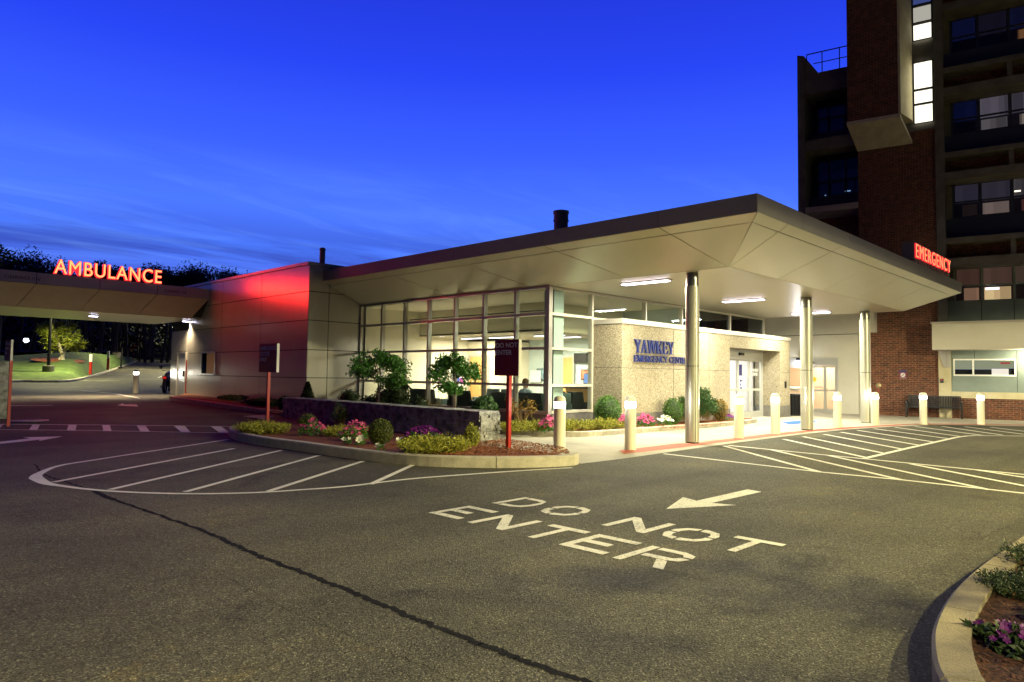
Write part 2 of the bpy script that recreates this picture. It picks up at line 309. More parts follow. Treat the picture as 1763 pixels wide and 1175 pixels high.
MT = dict(
    asphalt=asphalt(), soil=mat('dark_soil', (.02, .022, .015), .95, var=.3), line=paint('white_road_paint', (.80, .78, .70), .35), worn=paint('worn_road_paint', (.72, .70, .62), 1.0),
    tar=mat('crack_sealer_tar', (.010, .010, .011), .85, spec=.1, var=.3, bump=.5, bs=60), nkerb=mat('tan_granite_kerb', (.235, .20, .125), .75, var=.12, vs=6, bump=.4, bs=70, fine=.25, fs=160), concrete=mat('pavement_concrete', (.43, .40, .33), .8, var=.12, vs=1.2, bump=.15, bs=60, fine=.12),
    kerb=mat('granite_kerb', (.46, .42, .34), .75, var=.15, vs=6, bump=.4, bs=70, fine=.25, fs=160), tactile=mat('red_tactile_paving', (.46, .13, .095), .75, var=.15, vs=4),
    mulch=mat('bark_mulch', (.12, .032, .012), .9, col2=(.34, .10, .032), vs=28, bump=1.0, bs=34, fine=.6, fs=60), nmulch=mat('dark_mulch', (.035, .013, .006), .9, col2=(.12, .045, .02), vs=28, bump=1.0, bs=34, fine=.6, fs=60), nchips=mat('dark_bark_chip', (.05, .02, .01), .85, col2=(.15, .06, .028), vs=9), chips=mat('bark_chip', (.17, .05, .018), .85, col2=(.42, .15, .05), vs=9),  # near bed mulch is a darker copy of the bark mulch
    cfascia=mat('pale_grey_canopy_fascia', (.66, .62, .60), .6, 0, var=.04), cpanel=mat('brown_grey_canopy_panel', (.55, .50, .42), .5, .15, var=.05), panel=mat('metal_wall_panel', (.50, .48, .43), .26, .42, var=.05, vs=.8), gap=mat('panel_joint', (.015, .015, .015), .8), soffit_panel=mat('champagne_soffit_panel', (.66, .65, .53), .32, .3, var=.04, vs=.6),
    fascia=mat('grey_metal_fascia', (.31, .295, .28), .6, .0, var=.05, vs=.7), boards=soffitmat(), alu=mat('brushed_aluminium_frame', (.55, .53, .48), .35, .6), steel=mat('polished_steel_column', (.54, .53, .45), .42, .5, var=.05, vs=2, stretch=(1, 1, .15)),
    stone=pebble(), cap=mat('pale_metal_coping', (.60, .56, .50), .35, .4), darkstone=mat('dark_base_stone', (.16, .15, .135), .6, var=.2, vs=9), white=mat('white_render_wall', (.66, .63, .54), .75, var=.04, vs=1.5, bump=.06, bs=80),
    brick=brickmat(), conc=mat('tower_concrete', (.14, .13, .11), .85, var=.22, vs=1.6, bump=.3, bs=20), yconc=mat('yellow_lit_concrete', (.50, .44, .26), .8, col2=(.60, .54, .36), vs=2.5, bump=.1), beige=mat('beige_painted_steel', (.60, .56, .45), .6, col2=(.64, .60, .50), vs=1.2),  # yconc: window glow on the corner pier is put into this yellow
    green=mat('grey_green_spandrel', (.20, .25, .22), .5, .1, var=.06), navy=mat('dark_blue_spandrel', (.035, .045, .085), .5), black=mat('black_metal', (.012, .012, .013), .4, .2), bollard=mat('cream_bollard_enamel', (.82, .77, .62), .45),
    lens=lensmat('bollard_lens_light', (1.0, .97, .92), 16), tubel=glow('fluorescent_diffuser', (.93, .82, 1.0), 12), tubei=glow('interior_fluorescent', (1.0, .88, .95), 6), down=glow('downlight_lens', (.72, .72, 1.0), 14),
    neonf=glow('sign_face_light', (1.0, .42, .14), 1.7), neonr=glow('sign_red_rim_light', (1.0, .02, .03), 1.9), neonf2=glow('emergency_face_light', (1.0, .30, .12), 1.5), blue=mat('blue_sign_letter', (.012, .024, .17), .4, .1),
    red=mat('red_sign_post', (.45, .022, .014), .45), redface=mat('maroon_sign_face', (.22, .012, .015), .45), grey=mat('grey_lettering', (.9, .88, .9), .6), redpanel=mat('faded_red_sign_face', (.42, .05, .05), .5), wht=mat('white_plastic', (.8, .8, .76), .5),
    bark=mat('grey_bark', (.16, .13, .10), .85, var=.3, vs=12, bump=.5, bs=30), birch=mat('pale_birch_bark', (.55, .50, .38), .75, var=.25, vs=7), glass=glass('window_glass', (.90, .93, .91), .02), dglass=glass('dark_window_glass', (.35, .4, .45), .08), tglass=glass('tower_window_glass', (.8, .82, .86), .02),
    matblue=mat('blue_door_mat', (.03, .13, .50), .9, var=.1, vs=20), iwall=mat('cream_interior_wall', (.78, .74, .58), .8), ibl=mat('pale_blue_interior_wall', (.50, .60, .58), .8), wood=mat('maple_door', (.66, .40, .13), .5, var=.12, vs=3, stretch=(6, 6, .6)), carpet=mat('grey_carpet', (.14, .14, .13), .95),
    seat=mat('slate_green_fabric', (.055, .085, .085), .85, var=.1, vs=30), skin=mat('skin', (.55, .33, .22), .6), shirt=mat('pale_blue_shirt', (.42, .55, .66), .85), hair=mat('brown_hair', (.16, .07, .03), .6), pink=mat('pink_top', (.6, .12, .16), .85), dark=mat('dark_trousers', (.03, .03, .045), .9),
    drystone=mat('stacked_grey_stone', (.14, .14, .14), .85, col2=(.50, .51, .50), vs=6, bump=.6, bs=25), grass=mat('mown_grass', (.035, .075, .012), .95, col2=(.10, .15, .03), vs=2.2, bump=.8, bs=30, fine=.5, fs=40), drygrass=mat('dry_verge', (.20, .16, .06), .95, var=.35, vs=5),
    leaf=leafmat('glossy_green_leaf', (.035, .13, .02), (.09, .25, .035), 5, .35), box=leafmat('boxwood_leaf', (.035, .10, .012), (.10, .22, .025), 18), boxg=leafmat('olive_boxwood_leaf', (.05, .07, .012), (.14, .16, .03), 18), gold=leafmat('gold_juniper', (.16, .19, .022), (.48, .46, .07), 14), darkleaf=leafmat('dark_evergreen', (.012, .028, .010), (.035, .06, .02), 8), pine=leafmat('pine_needle', (.02, .06, .015), (.06, .13, .035), 9),
    wood_f=leafmat('woodland_leaf', (.010, .016, .008), (.030, .042, .016), .6), lit=leafmat('pale_birch_leaf', (.16, .21, .02), (.34, .36, .05), 3), pinkf=leafmat('pink_petal', (.42, .02, .14), (.72, .14, .32), 20), npurp=leafmat('deep_purple_petal', (.05, .004, .08), (.14, .01, .18), 20), purp=leafmat('purple_petal', (.11, .006, .15), (.26, .02, .30), 20), whitef=leafmat('white_petal', (.8, .8, .74), (.7, .7, .6), 20), stem=mat('plant_stem', (.20, .13, .05), .8), orange=leafmat('bronze_green_leaf', (.10, .10, .012), (.34, .17, .03), 16))
# ------------------------------------------------------------------ lettering
def text_mb(body, width, height, depth, offset=0., font_scale=1.0):
    cu = bpy.data.curves.new('t', 'FONT'); cu.body = body; cu.size = 1; cu.offset = offset; cu.space_character = font_scale; cu.resolution_u = 4
    o = bpy.data.objects.new('t', cu); C.objects.link(o)
    dg = bpy.context.evaluated_depsgraph_get(); me = bpy.data.meshes.new_from_object(o.evaluated_get(dg))
    bm = bmesh.new(); bm.from_mesh(me); bmesh.ops.remove_doubles(bm, verts=bm.verts, dist=1e-5)
    bm.verts.ensure_lookup_table()
    isl = []; seen = set()
    for v in bm.verts:
        if v.index in seen: continue
        st = [v]; seen.add(v.index); fs = set()
        while st:
            q = st.pop()
            for f_ in q.link_faces:
                fs.add(f_.index)
                for w in f_.verts:
                    if w.index not in seen: seen.add(w.index); st.append(w)
        if fs: isl.append(fs)
    bm.faces.ensure_lookup_table()
    xs = [v.co.x for v in bm.verts]; ys = [v.co.y for v in bm.verts]; x0, x1, y0, y1 = min(xs), max(xs), min(ys), max(ys)
    sx = width/(x1-x0) if width else height/(y1-y0); sy = height/(y1-y0); res = []
    for fs in isl:
        mb = MB(); idx = {}; faces = []; edges = {}
        for fi in fs:
            f_ = bm.faces[fi]; loop = []
            for v in f_.verts:
                if v.index not in idx: idx[v.index] = len(idx)
                loop.append(idx[v.index])
            faces.append(loop)
            for a, b in zip(loop, loop[1:]+loop[:1]):
                edges[(a, b)] = 1
        vs = [None]*len(idx)
        for k, i in idx.items(): c = bm.verts[k].co; vs[i] = ((c.x-x0)*sx, (c.y-y0)*sy)
        n = len(vs); mb.v = [(x, 0., y) for x, y in vs]+[(x, depth, y) for x, y in vs]
        mb.f = [tuple(l_) for l_ in faces]+[tuple(i+n for i in l_[::-1]) for l_ in faces]
        for (a, b) in edges:
            if (b, a) not in edges: mb.f.append((b, a, a+n, b+n))
        mb.cx = min(v[0] for v in mb.v); res.append(mb)
    bm.free(); bpy.data.objects.remove(o); bpy.data.curves.remove(cu); bpy.data.meshes.remove(me)
    res.sort(key=lambda q: q.cx); return res
# text lies in local XZ, reading along +X, front face towards -Y
def join(mbs):
    r = MB()
    for m_ in mbs: r.add(m_.v, m_.f)
    return r
# ================================================================== GROUND
def sheet(x0, x1, ys, nx, dz):
    mb = MB(); xs = [x0+(x1-x0)*i/nx for i in range(nx+1)]; v = [(x, y, g(x, y)+dz) for y in ys for x in xs]; k = nx+1
    mb.v = v; mb.f = [(j*k+i, j*k+i+1, (j+1)*k+i+1, (j+1)*k+i) for j in range(len(ys)-1) for i in range(nx)]; return mb
ysn = [-60, 0, 10, 15]+[17+.5*i for i in range(21)]+[29, 31, 33, 34]+[36+2*i for i in range(53)]
tag(sheet(-80, 80, ysn, 8, 0).build('asphalt_road', MT['asphalt']), 'dark speckled asphalt of the hospital driveway', 'road', kind='structure')
tag(sheet(-900, 900, [-900, -60, 0, 17, 20, 23, 27, 34, 140, 1200], 6, -.35).build('ground', MT['soil']), 'dark ground reaching the horizon', 'ground', kind='structure')
def strip(pts, w, dz, closed=False):    # ribbon on terrain; pts = world xy
    mb = MB(); n = len(pts); L_ = []; R_ = []
    for i, p in enumerate(pts):
        a = pts[max(i-1, 0)]; b = pts[min(i+1, n-1)]
        if closed: a = pts[(i-1) % n]; b = pts[(i+1) % n]
        dx_, dy_ = b[0]-a[0], b[1]-a[1]; l_ = math.hypot(dx_, dy_) or 1; nx_, ny_ = -dy_/l_, dx_/l_
        ww = (w[i] if hasattr(w, '__len__') else w)/2
        for s_, T_ in ((1, L_), (-1, R_)):
            x, y = p[0]+nx_*ww*s_, p[1]+ny_*ww*s_; T_.append((x, y, g(x, y)+dz))
    mb.v = L_+R_; mb.f = [(i+n, (i+1) % n+n, (i+1) % n, i) for i in range(n if closed else n-1)]; return mb
def gp(pts): return [tuple(G(*p)[:2]) for p in pts]
def sub(pts, n=5): return smoothpath(pts, n)
PZ = .004
def flat(poly, dz):                     # polygon on terrain
    mb = MB(); mb.quad(*[(p[0], p[1], g(p[0], p[1])+dz) for p in poly]); return mb
def lane(paths, w, name, label, cat='road marking', m='line'):
    mb = MB(); k = 0
    for p in paths:
        q = strip(p, w, PZ+.0007*k); mb.add(q.v, q.f); k += 1
    return tag(mb.build(name, MT[m]), label, cat, kind='structure')
# left striped island marking
top = sub(gp([(62, 824), (66, 817), (100, 803), (160, 793), (250, 779), (330, 767), (394, 757)]))
bot = sub(gp([(62, 824), (80, 833), (110, 838), (150, 843), (200, 847), (270, 850), (350, 851), (440, 849), (520, 844), (600, 838), (700, 826), (800, 818), (900, 811), (985, 806)]))
tw = [.17-.09*min(1, i/9) for i in range(len(top))]; bw = [.17-.09*min(1, i/11) for i in range(len(bot))]
mb = MB(); q = strip(top, tw, PZ); mb.add(q.v, q.f); q = strip(bot, bw, PZ+.0007); mb.add(q.v, q.f)
for k, l_ in enumerate([((92, 831), (403, 773)), ((189, 844), (485, 776)), ((319, 848), (549, 785)), ((462, 847), (625, 795)), ((638, 835), (712, 801))]):
    q = strip(gp(l_), .085, PZ+.0014+.0005*k); mb.add(q.v, q.f)
tag(mb.build('striped_road_marking', MT['line']), 'white hatched lines painted in front of the planted island', 'road marking', kind='structure')
# right striped markings
A = [[(1142.6, 781.8), (1413.7, 813.5), (1553.7, 827), (1763, 850), (1850, 860)], [(1253.9, 767.5), (1435, 785.4), (1763, 817.7), (1850, 826)],
     [(1246.7, 768.5), (1413.7, 814)], [(1325.7, 774.6), (1550, 826.7)], [(1428, 785.4), (1704.5, 844.6)], [(1568, 799.8), (1763, 837.5), (1850, 854)], [(1683, 810.5), (1763, 823), (1850, 838)]]
lane([gp(p) for p in A], .10, 'striped_road_marking', 'white hatched lines crossing the driveway right of the arrow')
B = [[(1349, 756.7), (1489, 788)], [(1383, 752.4), (1521, 781)], [(1419, 748.4), (1553.7, 774)], [(1447.8, 744.8), (1584, 767.5)], [(1476.5, 741.6), (1609, 762)], [(1505, 738.9), (1632.7, 756)], [(1541, 736.5), (1654, 752.4)], [(1575, 735), (1690, 750.2)], [(1622, 735), (1726, 750)], [(1661, 735.5), (1763, 748.8)], [(1705, 736.5), (1800, 748)]]
lane([gp([(1489, 789.7), (1560, 773), (1647, 753.5), (1664, 751.2), (1679, 750.6), (1763, 751.3), (1850, 753)])]+[gp(p) for p in B], .11, 'striped_road_marking', 'white hatched no-parking lines beside the red tactile band')
# crosswalk at the ambulance lane
cwb = [(15, 735), (33, 742)], 
mb = MB()
for k, l_ in enumerate([[(-80, 731), (0, 731), (200, 732.5), (340, 734), (396, 735)], [(-80, 740), (0, 740.3), (150, 741.7), (300, 744.5), (396, 746)]]):
    q = strip(gp(l_), .07, PZ+.0005*k); mb.add(q.v, q.f)
for k, (a0, a1, b0, b1) in enumerate([(-4, 6, -12, -2), (56, 69, 50, 64), (118, 132, 115, 130), (176, 189, 178, 192), (235, 250, 242, 258), (299, 318, 312, 328), (362, 380, 378, 396)]):
    dy_ = a0*.01
    mb.quad(*[(v.x, v.y, v.z+PZ+.0016) for v in (G(b0, 740.3+b0*.014), G(b1, 740.3+b1*.014), G(a1, 731+a1*.009), G(a0, 731+a0*.009))])
tag(mb.build('crosswalk_marking', MT['line']), 'white bars between two lines across the ambulance lane', 'road marking', kind='structure')
mb = MB(); mb.quad(*[(v.x, v.y, v.z+PZ) for v in (G(108, 752), G(66, 760), G(70, 757.5), G(-40, 769), G(-40, 765.5), G(52, 755.5), G(40, 753.5))])
tag(mb.build('arrow_marking', MT['line']), 'faded white road arrow at the left edge near the crosswalk', 'road marking', kind='structure')
mb = MB(); mb.quad(*[(v.x, v.y, v.z+PZ) for v in (G(202, 698.5), G(212, 695), G(213, 697), G(235, 697), G(238, 700.5), G(213, 699.3))])
tag(mb.build('arrow_marking', MT['line']), 'small white arrow on the lane under the ambulance canopy', 'road marking', kind='structure')
lane([gp([(0, 699), (90, 698.5)]), gp([(140, 673), (200, 678.5), (240, 686)]), gp([(145, 673.5), (172, 672.5)]), gp([(140, 656), (206, 656), ]), gp([(185, 645), (235, 645.5)]), gp([(210, 636.5), (262, 636.5)]), gp([(272, 651), (280, 648)])], .09, 'lane_marking', 'thin white lines on the road beyond the ambulance canopy')
# worded marking: glyph strokes in letter units (x right, y up)
def polyq(x0, y0, x1, y1, x2, y2, x3, y3): return [(x0, y0), (x1, y1), (x2, y2), (x3, y3)]
def rect(x0, y0, x1, y1): return polyq(x0, y0, x1, y0, x1, y1, x0, y1)
t_ = .17; u_ = .17
RD = {'E': [rect(0, 0, t_, 1), rect(t_, 0, 1, u_), rect(t_, .42, .72, .42+u_), rect(t_, 1-u_, 1, 1)],
 'N': [rect(0, 0, t_, 1), rect(1-t_, 0, 1, 1), polyq(t_, 1, t_, .72, 1-t_, 0, 1-t_, .28)],
 'T': [rect(.5-t_/2, 0, .5+t_/2, 1-u_), rect(0, 1-u_, 1, 1)],
 'O': [[(0, .5-.19), (.18, .05), (.38, 0), (.38, .15), (.26, .2), (t_, .36), (t_, .64), (.26, .8), (.38, .85), (.38, 1), (.18, .95), (0, .69)], [(.62, 0), (.82, .05), (1, .31), (1, .69), (.82, .95), (.62, 1), (.62, .85), (.74, .8), (1-t_, .64), (1-t_, .36), (.74, .2), (.62, .15)],
       rect(.44, 0, .56, .001)],
 'D': [rect(0, 0, t_, 1), [(.22, 1), (.62, 1), (.88, .9), (.88, .76), (.6, .84), (.22, .84)], [(.22, 0), (.62, 0), (.9, .12), (1, .38), (1, .62), (.9, .82), (.84, .72), (.84, .4), (.74, .22), (.6, .16), (.22, .16)]],
 'R': [rect(0, 0, t_, 1), [(.22, 1), (.7, 1), (.95, .9), (1, .74), (.82, .74), (.76, .84), (.66, .85), (.22, .85)], [(.12+.1, .42), (.7, .42), (.92, .5), (1, .68), (.82, .68), (.74, .58), (.22, .57)], polyq(.55, .41, .8, 0, 1.0, 0, .76, .41)]}
RD['O'] = [[(.0, .33), (.14, .10), (.42, 0), (.42, .17), (.26, .22), (t_+.02, .36), (t_+.02, .47), (0, .47)], [(1, .33), (.86, .10), (.58, 0), (.48, 0), (.48, .17), (.74, .22), (.83, .36), (.83, .47), (1, .47)],
           [(0, .53), (0, .67), (.14, .9), (.42, 1), (.42, .83), (.26, .78), (t_+.02, .64), (t_+.02, .53)], [(1, .53), (1, .67), (.86, .9), (.58, 1), (.48, 1), (.48, .83), (.74, .78), (.83, .64), (.83, .53)]]
def road_word(chars):
    mb = MB(); k = 0
    for ch, x0, y0, w_, h_ in chars:      # origin world x0 (base), y0 (left side); up=+X, right=-Y
        for p in RD[ch]:
            mb.quad(*[(x0+b*h_, y0-a*w_, PZ+.0001*k) for a, b in p]); k = (k+1) % 8
    return mb
for o_, l_, ch in ((None, 'white painted words DO NOT on the asphalt below the arrow', [('D', 5.58, 5.72, .44, .56), ('O', 5.58, 5.09, .45, .56), ('N', 5.56, 4.17, .49, .57), ('O', 5.56, 3.58, .46, .56), ('T', 5.54, 3.03, .45, .58)]),
                   (None, 'white painted word ENTER on the asphalt, nearest to the camera', [('E', 4.70, 5.76, .46, .58), ('N', 4.68, 5.14, .49, .57), ('T', 4.66, 4.50, .46, .58), ('E', 4.65, 3.94, .47, .58), ('R', 4.63, 3.36, .47, .58)])):
    tag(road_word(ch).build('word_marking', MT['worn']), l_, 'road marking', kind='structure')
mb = MB(); zz = PZ; mb.quad((6.77, 4.19, zz), (7.57, 3.77, zz), (7.48, 4.03, zz), (8.70, 3.99, zz), (8.76, 4.20, zz), (7.48, 4.22, zz), (7.58, 4.46, zz))
tag(mb.build('arrow_marking', MT['worn']), 'large white arrow above the words DO NOT', 'road marking', kind='structure')
# sealed crack
cp = gp([(60, 800), (78, 818), (110, 829), (165, 847), (185, 857), (240, 876), (330, 907), (400, 937), (440, 955), (500, 978), (560, 1001), (620, 1026), (700, 1060), (760, 1083), (830, 1110), (900, 1138), (1000, 1172), (1070, 1200)])
cp = sub(cp, 14); cp = [(x+random.gauss(0, .008), y+random.gauss(0, .008)) for x, y in cp]
c2 = sub(gp([(95, 842), (150, 868), (215, 900), (280, 935), (330, 962), (420, 1010), (520, 1060), (640, 1112), (760, 1160), (800, 1190)]), 12); c2 = [(x+random.gauss(0, .01), y+random.gauss(0, .01)) for x, y in c2]
tag(strip(c2, [random.uniform(.0015, .005) for _ in c2], .0021).build('hairline_crack', MT['tar']), 'thin hairline crack running beside the sealed one', 'road crack', kind='structure')
tag(strip(cp, [.026+.024*min(1, i/90)*1+random.uniform(-.009, .009)+(.03 if 40 < i < 60 else 0) for i in range(len(cp))], .0022).build('crack_sealer', MT['tar']), 'dark tar line sealing a crack across the asphalt', 'road crack', kind='structure')
mb = MB(); c_ = G(50, 725); mb.lathe([(.001, 0), (.42, 0), (.42, .012), (.36, .016), (.36, .012), (.001, .012)], c_.x, c_.y, 28, g(c_)+.001)
tag(mb.build('manhole_cover', mat('worn_iron', (.2, .2, .2), .35, .8, var=.3, vs=12)), 'round worn iron manhole cover beside the crosswalk', 'manhole cover')
# ------------------------------------------------------------------ pavement
edge = sub(gp([(1000, 799), (1050, 793), (1110, 785), (1200, 772), (1300, 758.5), (1400, 746), (1480, 738.5), (1560, 734), (1640, 732.3), (1763, 734.5), (1860, 738)]), 4)
swp = edge+[(45, -8), (45, 20), (14.5, 22), (9.5, 20.5), (9.3, 12)]+[tuple(G(966, 783)[:2])]
tag(flat(swp, .0035).build('pavement', MT['concrete']), 'pale concrete pavement under the entrance canopy', 'pavement', kind='structure')
tl = gp([(1065, 777), (1180, 762.5), (1260, 754.5), (1340, 746.3), (1400, 741), (1450, 737.2), (1520, 733), (1600, 730.2), (1763, 732), (1860, 735)])
tb = gp([(1076, 782.5), (1190, 769.5), (1260, 760.5), (1340, 750.8), (1400, 744), (1450, 739.7), (1520, 735), (1600, 731.5), (1763, 733.5), (1860, 736.8)])
a_ = sub(tl, 5); b_ = sub(tb, 5); mb = MB()
for i in range(len(a_)-1): mb.quad((*b_[i], .0075), (*b_[i+1], .0075), (*a_[i+1], .0075), (*a_[i], .0075))
for i in range(len(a_)-1):      # truncated domes
    for k in range(7):
        for j in range(5):
            u = (k+.5)/7; w = (j+.5)/5
            x = (a_[i][0]*(1-u)+a_[i+1][0]*u)*(1-w)+(b_[i][0]*(1-u)+b_[i+1][0]*u)*w; y = (a_[i][1]*(1-u)+a_[i+1][1]*u)*(1-w)+(b_[i][1]*(1-u)+b_[i+1][1]*u)*w
            if x > 26: continue
            n0 = len(mb.v); mb.v += [(x+.016*math.cos(t*math.pi/3), y+.016*math.sin(t*math.pi/3), .0076) for t in range(6)]+[(x+.009*math.cos(t*math.pi/3), y+.009*math.sin(t*math.pi/3), .0125) for t in range(6)]
            mb.f += [tuple(n0+6+t for t in range(6))]+[(n0+t, n0+(t+1) % 6, n0+6+(t+1) % 6, n0+6+t) for t in range(6)]
tag(mb.build('tactile_paving', MT['tactile']), 'red band of tactile paving along the pavement edge', 'tactile paving', kind='structure')
# pavement joints
mb = MB()
for x in (11.2, 12.7, 14.2, 15.7, 17.2, 18.7, 20.2, 21.7, 23.2, 24.7, 26.2, 27.7, 29.2):
    y0 = 8.6 if x > 12 else 9.2
    mb.quad((x-.006, y0, .0048), (x+.006, y0, .0048), (x+.006, 10.9, .0048), (x-.006, 10.9, .0048))
tag(mb.build('pavement_joint', MT['gap']), 'thin dark joints across the concrete pavement', 'pavement joint', kind='structure')
# ------------------------------------------------------------------ kerbs and beds
def kerb(path, w, h, name, label, closed=False, seg=1.6, m='kerb', gap=.012, zb=-.05):
    """kerb stones along a world path (outer edge), w to the left side"""
    n = len(path); inner = []
    for i, p in enumerate(path):
        a = path[(i-1) % n] if closed else path[max(i-1, 0)]; b = path[(i+1) % n] if closed else path[min(i+1, n-1)]
        dx_, dy_ = b[0]-a[0], b[1]-a[1]; l_ = math.hypot(dx_, dy_) or 1; inner.append((p[0]-dy_/l_*w, p[1]+dx_/l_*w))
    root = thing(name, label, 'kerb', (path[0][0], path[0][1], g(*path[0])))
    acc = 0; cur = MB(); k = 0; m_n = n if closed else n-1
    def flush(c):
        if c.v: c.build('kerb_stone', MT[m], root)
    for i in range(m_n):
        j = (i+1) % n; a, b, c, d = path[i], path[j], inner[j], inner[i]
        l_ = math.hypot(b[0]-a[0], b[1]-a[1]); acc += l_
        last = acc > seg; f0 = 0. if cur.v else gap/max(l_, .02); f1 = 1.
        lp = lambda p, q, t: (p[0]+(q[0]-p[0])*t, p[1]+(q[1]-p[1])*t)
        a2 = lp(a, b, f0); d2 = lp(d, c, f0); ins = .018
        def zz(p): return g(*p)
        o1 = lp(a2, d2, ins/w); o2 = lp(b, c, ins/w)
        k0 = len(cur.v)
        A_ = [(*a2, zz(a2)+zb), (*a2, zz(a2)+h-ins), (*o1, zz(o1)+h), (*d2, zz(d2)+h), (*d2, zz(d2)+zb)]
        B_ = [(*b, zz(b)+zb), (*b, zz(b)+h-ins), (*o2, zz(o2)+h), (*c, zz(c)+h), (*c, zz(c)+zb)]
        fs = [(0, 5, 6, 1), (1, 6, 7, 2), (2, 7, 8, 3), (3, 8, 9, 4)]
        if not cur.v: fs.append((0, 1, 2, 3, 4))
        if last or i == m_n-1: fs.append((9, 8, 7, 6, 5))
        cur.add(A_+B_, fs)
        if last: flush(cur); cur = MB(); acc = 0
    flush(cur); return root, inner
# island bed in front of the dry stone wall (kerb path counter-clockwise seen from above: inside is to the left)
K1 = gp([(395, 747), (393, 750), (398, 755), (415, 761), (450, 768), (500, 775), (560, 784), (640, 795), (700, 801), (760, 804.5), (830, 806), (900, 806), (960, 804), (990, 801.5), (997, 798)])
isl_back = [tuple(G(996, 784)[:2]), (9.15, 9.55)]
wl0 = G(488, 727); wr0 = G(828, 766)
K1 = sub(K1, 3)
_, in1 = kerb(K1, .15, .17, 'island_kerb', 'curved granite kerb round the near side of the planted island')
def bed(poly, z, name, label, m='mulch', bulge=.0):
    mb = MB(); n = len(poly); cx_ = sum(p[0] for p in poly)/n; cy_ = sum(p[1] for p in poly)/n
    rings = [1., .85, .6, .3]; 
    for r_ in rings:
        for p in poly:
            x, y = cx_+(p[0]-cx_)*r_, cy_+(p[1]-cy_)*r_; mb.v.append((x, y, g(x, y)+z+bulge*(1-r_*r_)))
    mb.v.append((cx_, cy_, g(cx_, cy_)+z+bulge))
    for j in range(3):
        for i in range(n): mb.f.append((j*n+i, j*n+(i+1) % n, (j+1)*n+(i+1) % n, (j+1)*n+i))
    for i in range(n): mb.f.append((3*n+i, 3*n+(i+1) % n, 4*n))
    return tag(mb.build(name, MT[m]), label, 'mulch bed', kind='structure')
B1 = in1+[(9.05, 9.75), (9.6, 11.6), (10.4, 13), (10.6, 16.5), (9.9, 19.2)]
bed(B1, .13, 'island_bed', 'mulch surface of the planted island', bulge=.03)
# bed in front of the curtain wall and the entry wall
K2 = sub(gp([(800, 753), (862, 750.5), (935, 753), (1000, 754.5), (1060, 750.5), (1150, 743.5), (1240, 736.5), (1290, 731.5), (1303, 728.5), (1300, 726)]), 4)
_, in2 = kerb(K2, .13, .15, 'bed_kerb', 'pale straight kerb edging the bed below the entry wall')
B2 = [tuple(q) for q in in2]+[(21.6, 11.0), (15.6, 11.0), (13.6, 12.), (13.6, 16)]+[(11.2, 16.), (11., 13.3)]
bed(B2, .12, 'entry_bed', 'mulch bed between entry wall and pavement')
bed([(11.0, 12.9), (13.6, 12.3), (13.65, 20.6), (10.2, 20.6), (10.6, 17)], .13, 'window_bed', 'mulch bed below the tall lobby windows')
# bed along the red lit wall
K3 = sub(gp([(560, 722), (487, 716), (430, 709.5), (370, 701), (320, 694), (291, 689.5)])[::-1], 3)[::-1]
_, in3 = kerb([p for p in K3[::-1]], .13, .14, 'wall_bed_kerb', 'low kerb of the narrow bed below the red lit wall')
k3 = [p for p in K3]
bed([p for p in k3]+[(11.66, 30.4), (11.66, 20.7)], .11, 'wall_bed', 'dark mulch bed below the red lit wall')
mb = MB(); q = [tuple(G(291, 688)[:2]), tuple(G(335, 690)[:2]), (11.68, 29.6), (11.68, 33)]; 
# right foreground island
K4 = sub([tuple(G(px, py, .16)[:2]) for px, py in [(1900, 1310), (1700, 1230), (1640, 1190), (1612, 1150), (1604, 1110), (1606, 1078), (1622, 1042), (1650, 1005), (1690, 970), (1730, 942), (1763, 919), (1830, 878), (1930, 830)]], 3)
K4 = K4[::-1]
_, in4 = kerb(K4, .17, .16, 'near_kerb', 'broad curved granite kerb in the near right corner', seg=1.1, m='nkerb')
B4 = in4+[(1.4, -2.4), (4.5, -4.2), (11, -3.5)]
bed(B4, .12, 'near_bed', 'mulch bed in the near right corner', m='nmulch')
def chips(poly, n, z, name, label, s=.02, m='chips'):
    # loose bark chips over a polygon
    xs = [p[0] for p in poly]; ys = [p[1] for p in poly]; mb = MB(); k = 0
    def inside(x, y):
        c = False; j = len(poly)-1
        for i in range(len(poly)):
            if (poly[i][1] > y) != (poly[j][1] > y) and x < (poly[j][0]-poly[i][0])*(y-poly[i][1])/(poly[j][1]-poly[i][1])+poly[i][0]: c = not c
            j = i
        return c
    while k < n:
        x = random.uniform(min(xs), max(xs)); y = random.uniform(min(ys), max(ys))
        if not inside(x, y): 
            k += .2; continue
        k += 1; a = random.uniform(0, 6.28); l_ = s*random.uniform(.5, 1.6); w = s*random.uniform(.2, .5); zc = g(x, y)+z+random.uniform(.0, .018)
        d = Vector((math.cos(a), math.sin(a), random.uniform(-.4, .4)))*l_; e = Vector((-math.sin(a), math.cos(a), random.uniform(-.5, .5)))*w; p = Vector((x, y, zc))
        mb.add([p-d-e, p+d-e, p+d+e, p-d+e], [(0, 1, 2, 3)])
    return tag(mb.build(name, MT[m]), label, 'bark chips', kind='stuff')
chips([tuple(G(*q)[:2]) for q in [(760, 800), (985, 797), (970, 784), (880, 770), (840, 765), (800, 780)]], 5200, .145, 'bark_chips', 'orange bark chips around the red sign post on the island')
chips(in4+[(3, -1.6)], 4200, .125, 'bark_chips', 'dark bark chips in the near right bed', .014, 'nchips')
chips([(16, 9.6), (21.4, 10.1), (21.4, 10.95), (16, 10.95)], 2500, .125, 'bark_chips', 'orange bark chips below the blue wall lettering')
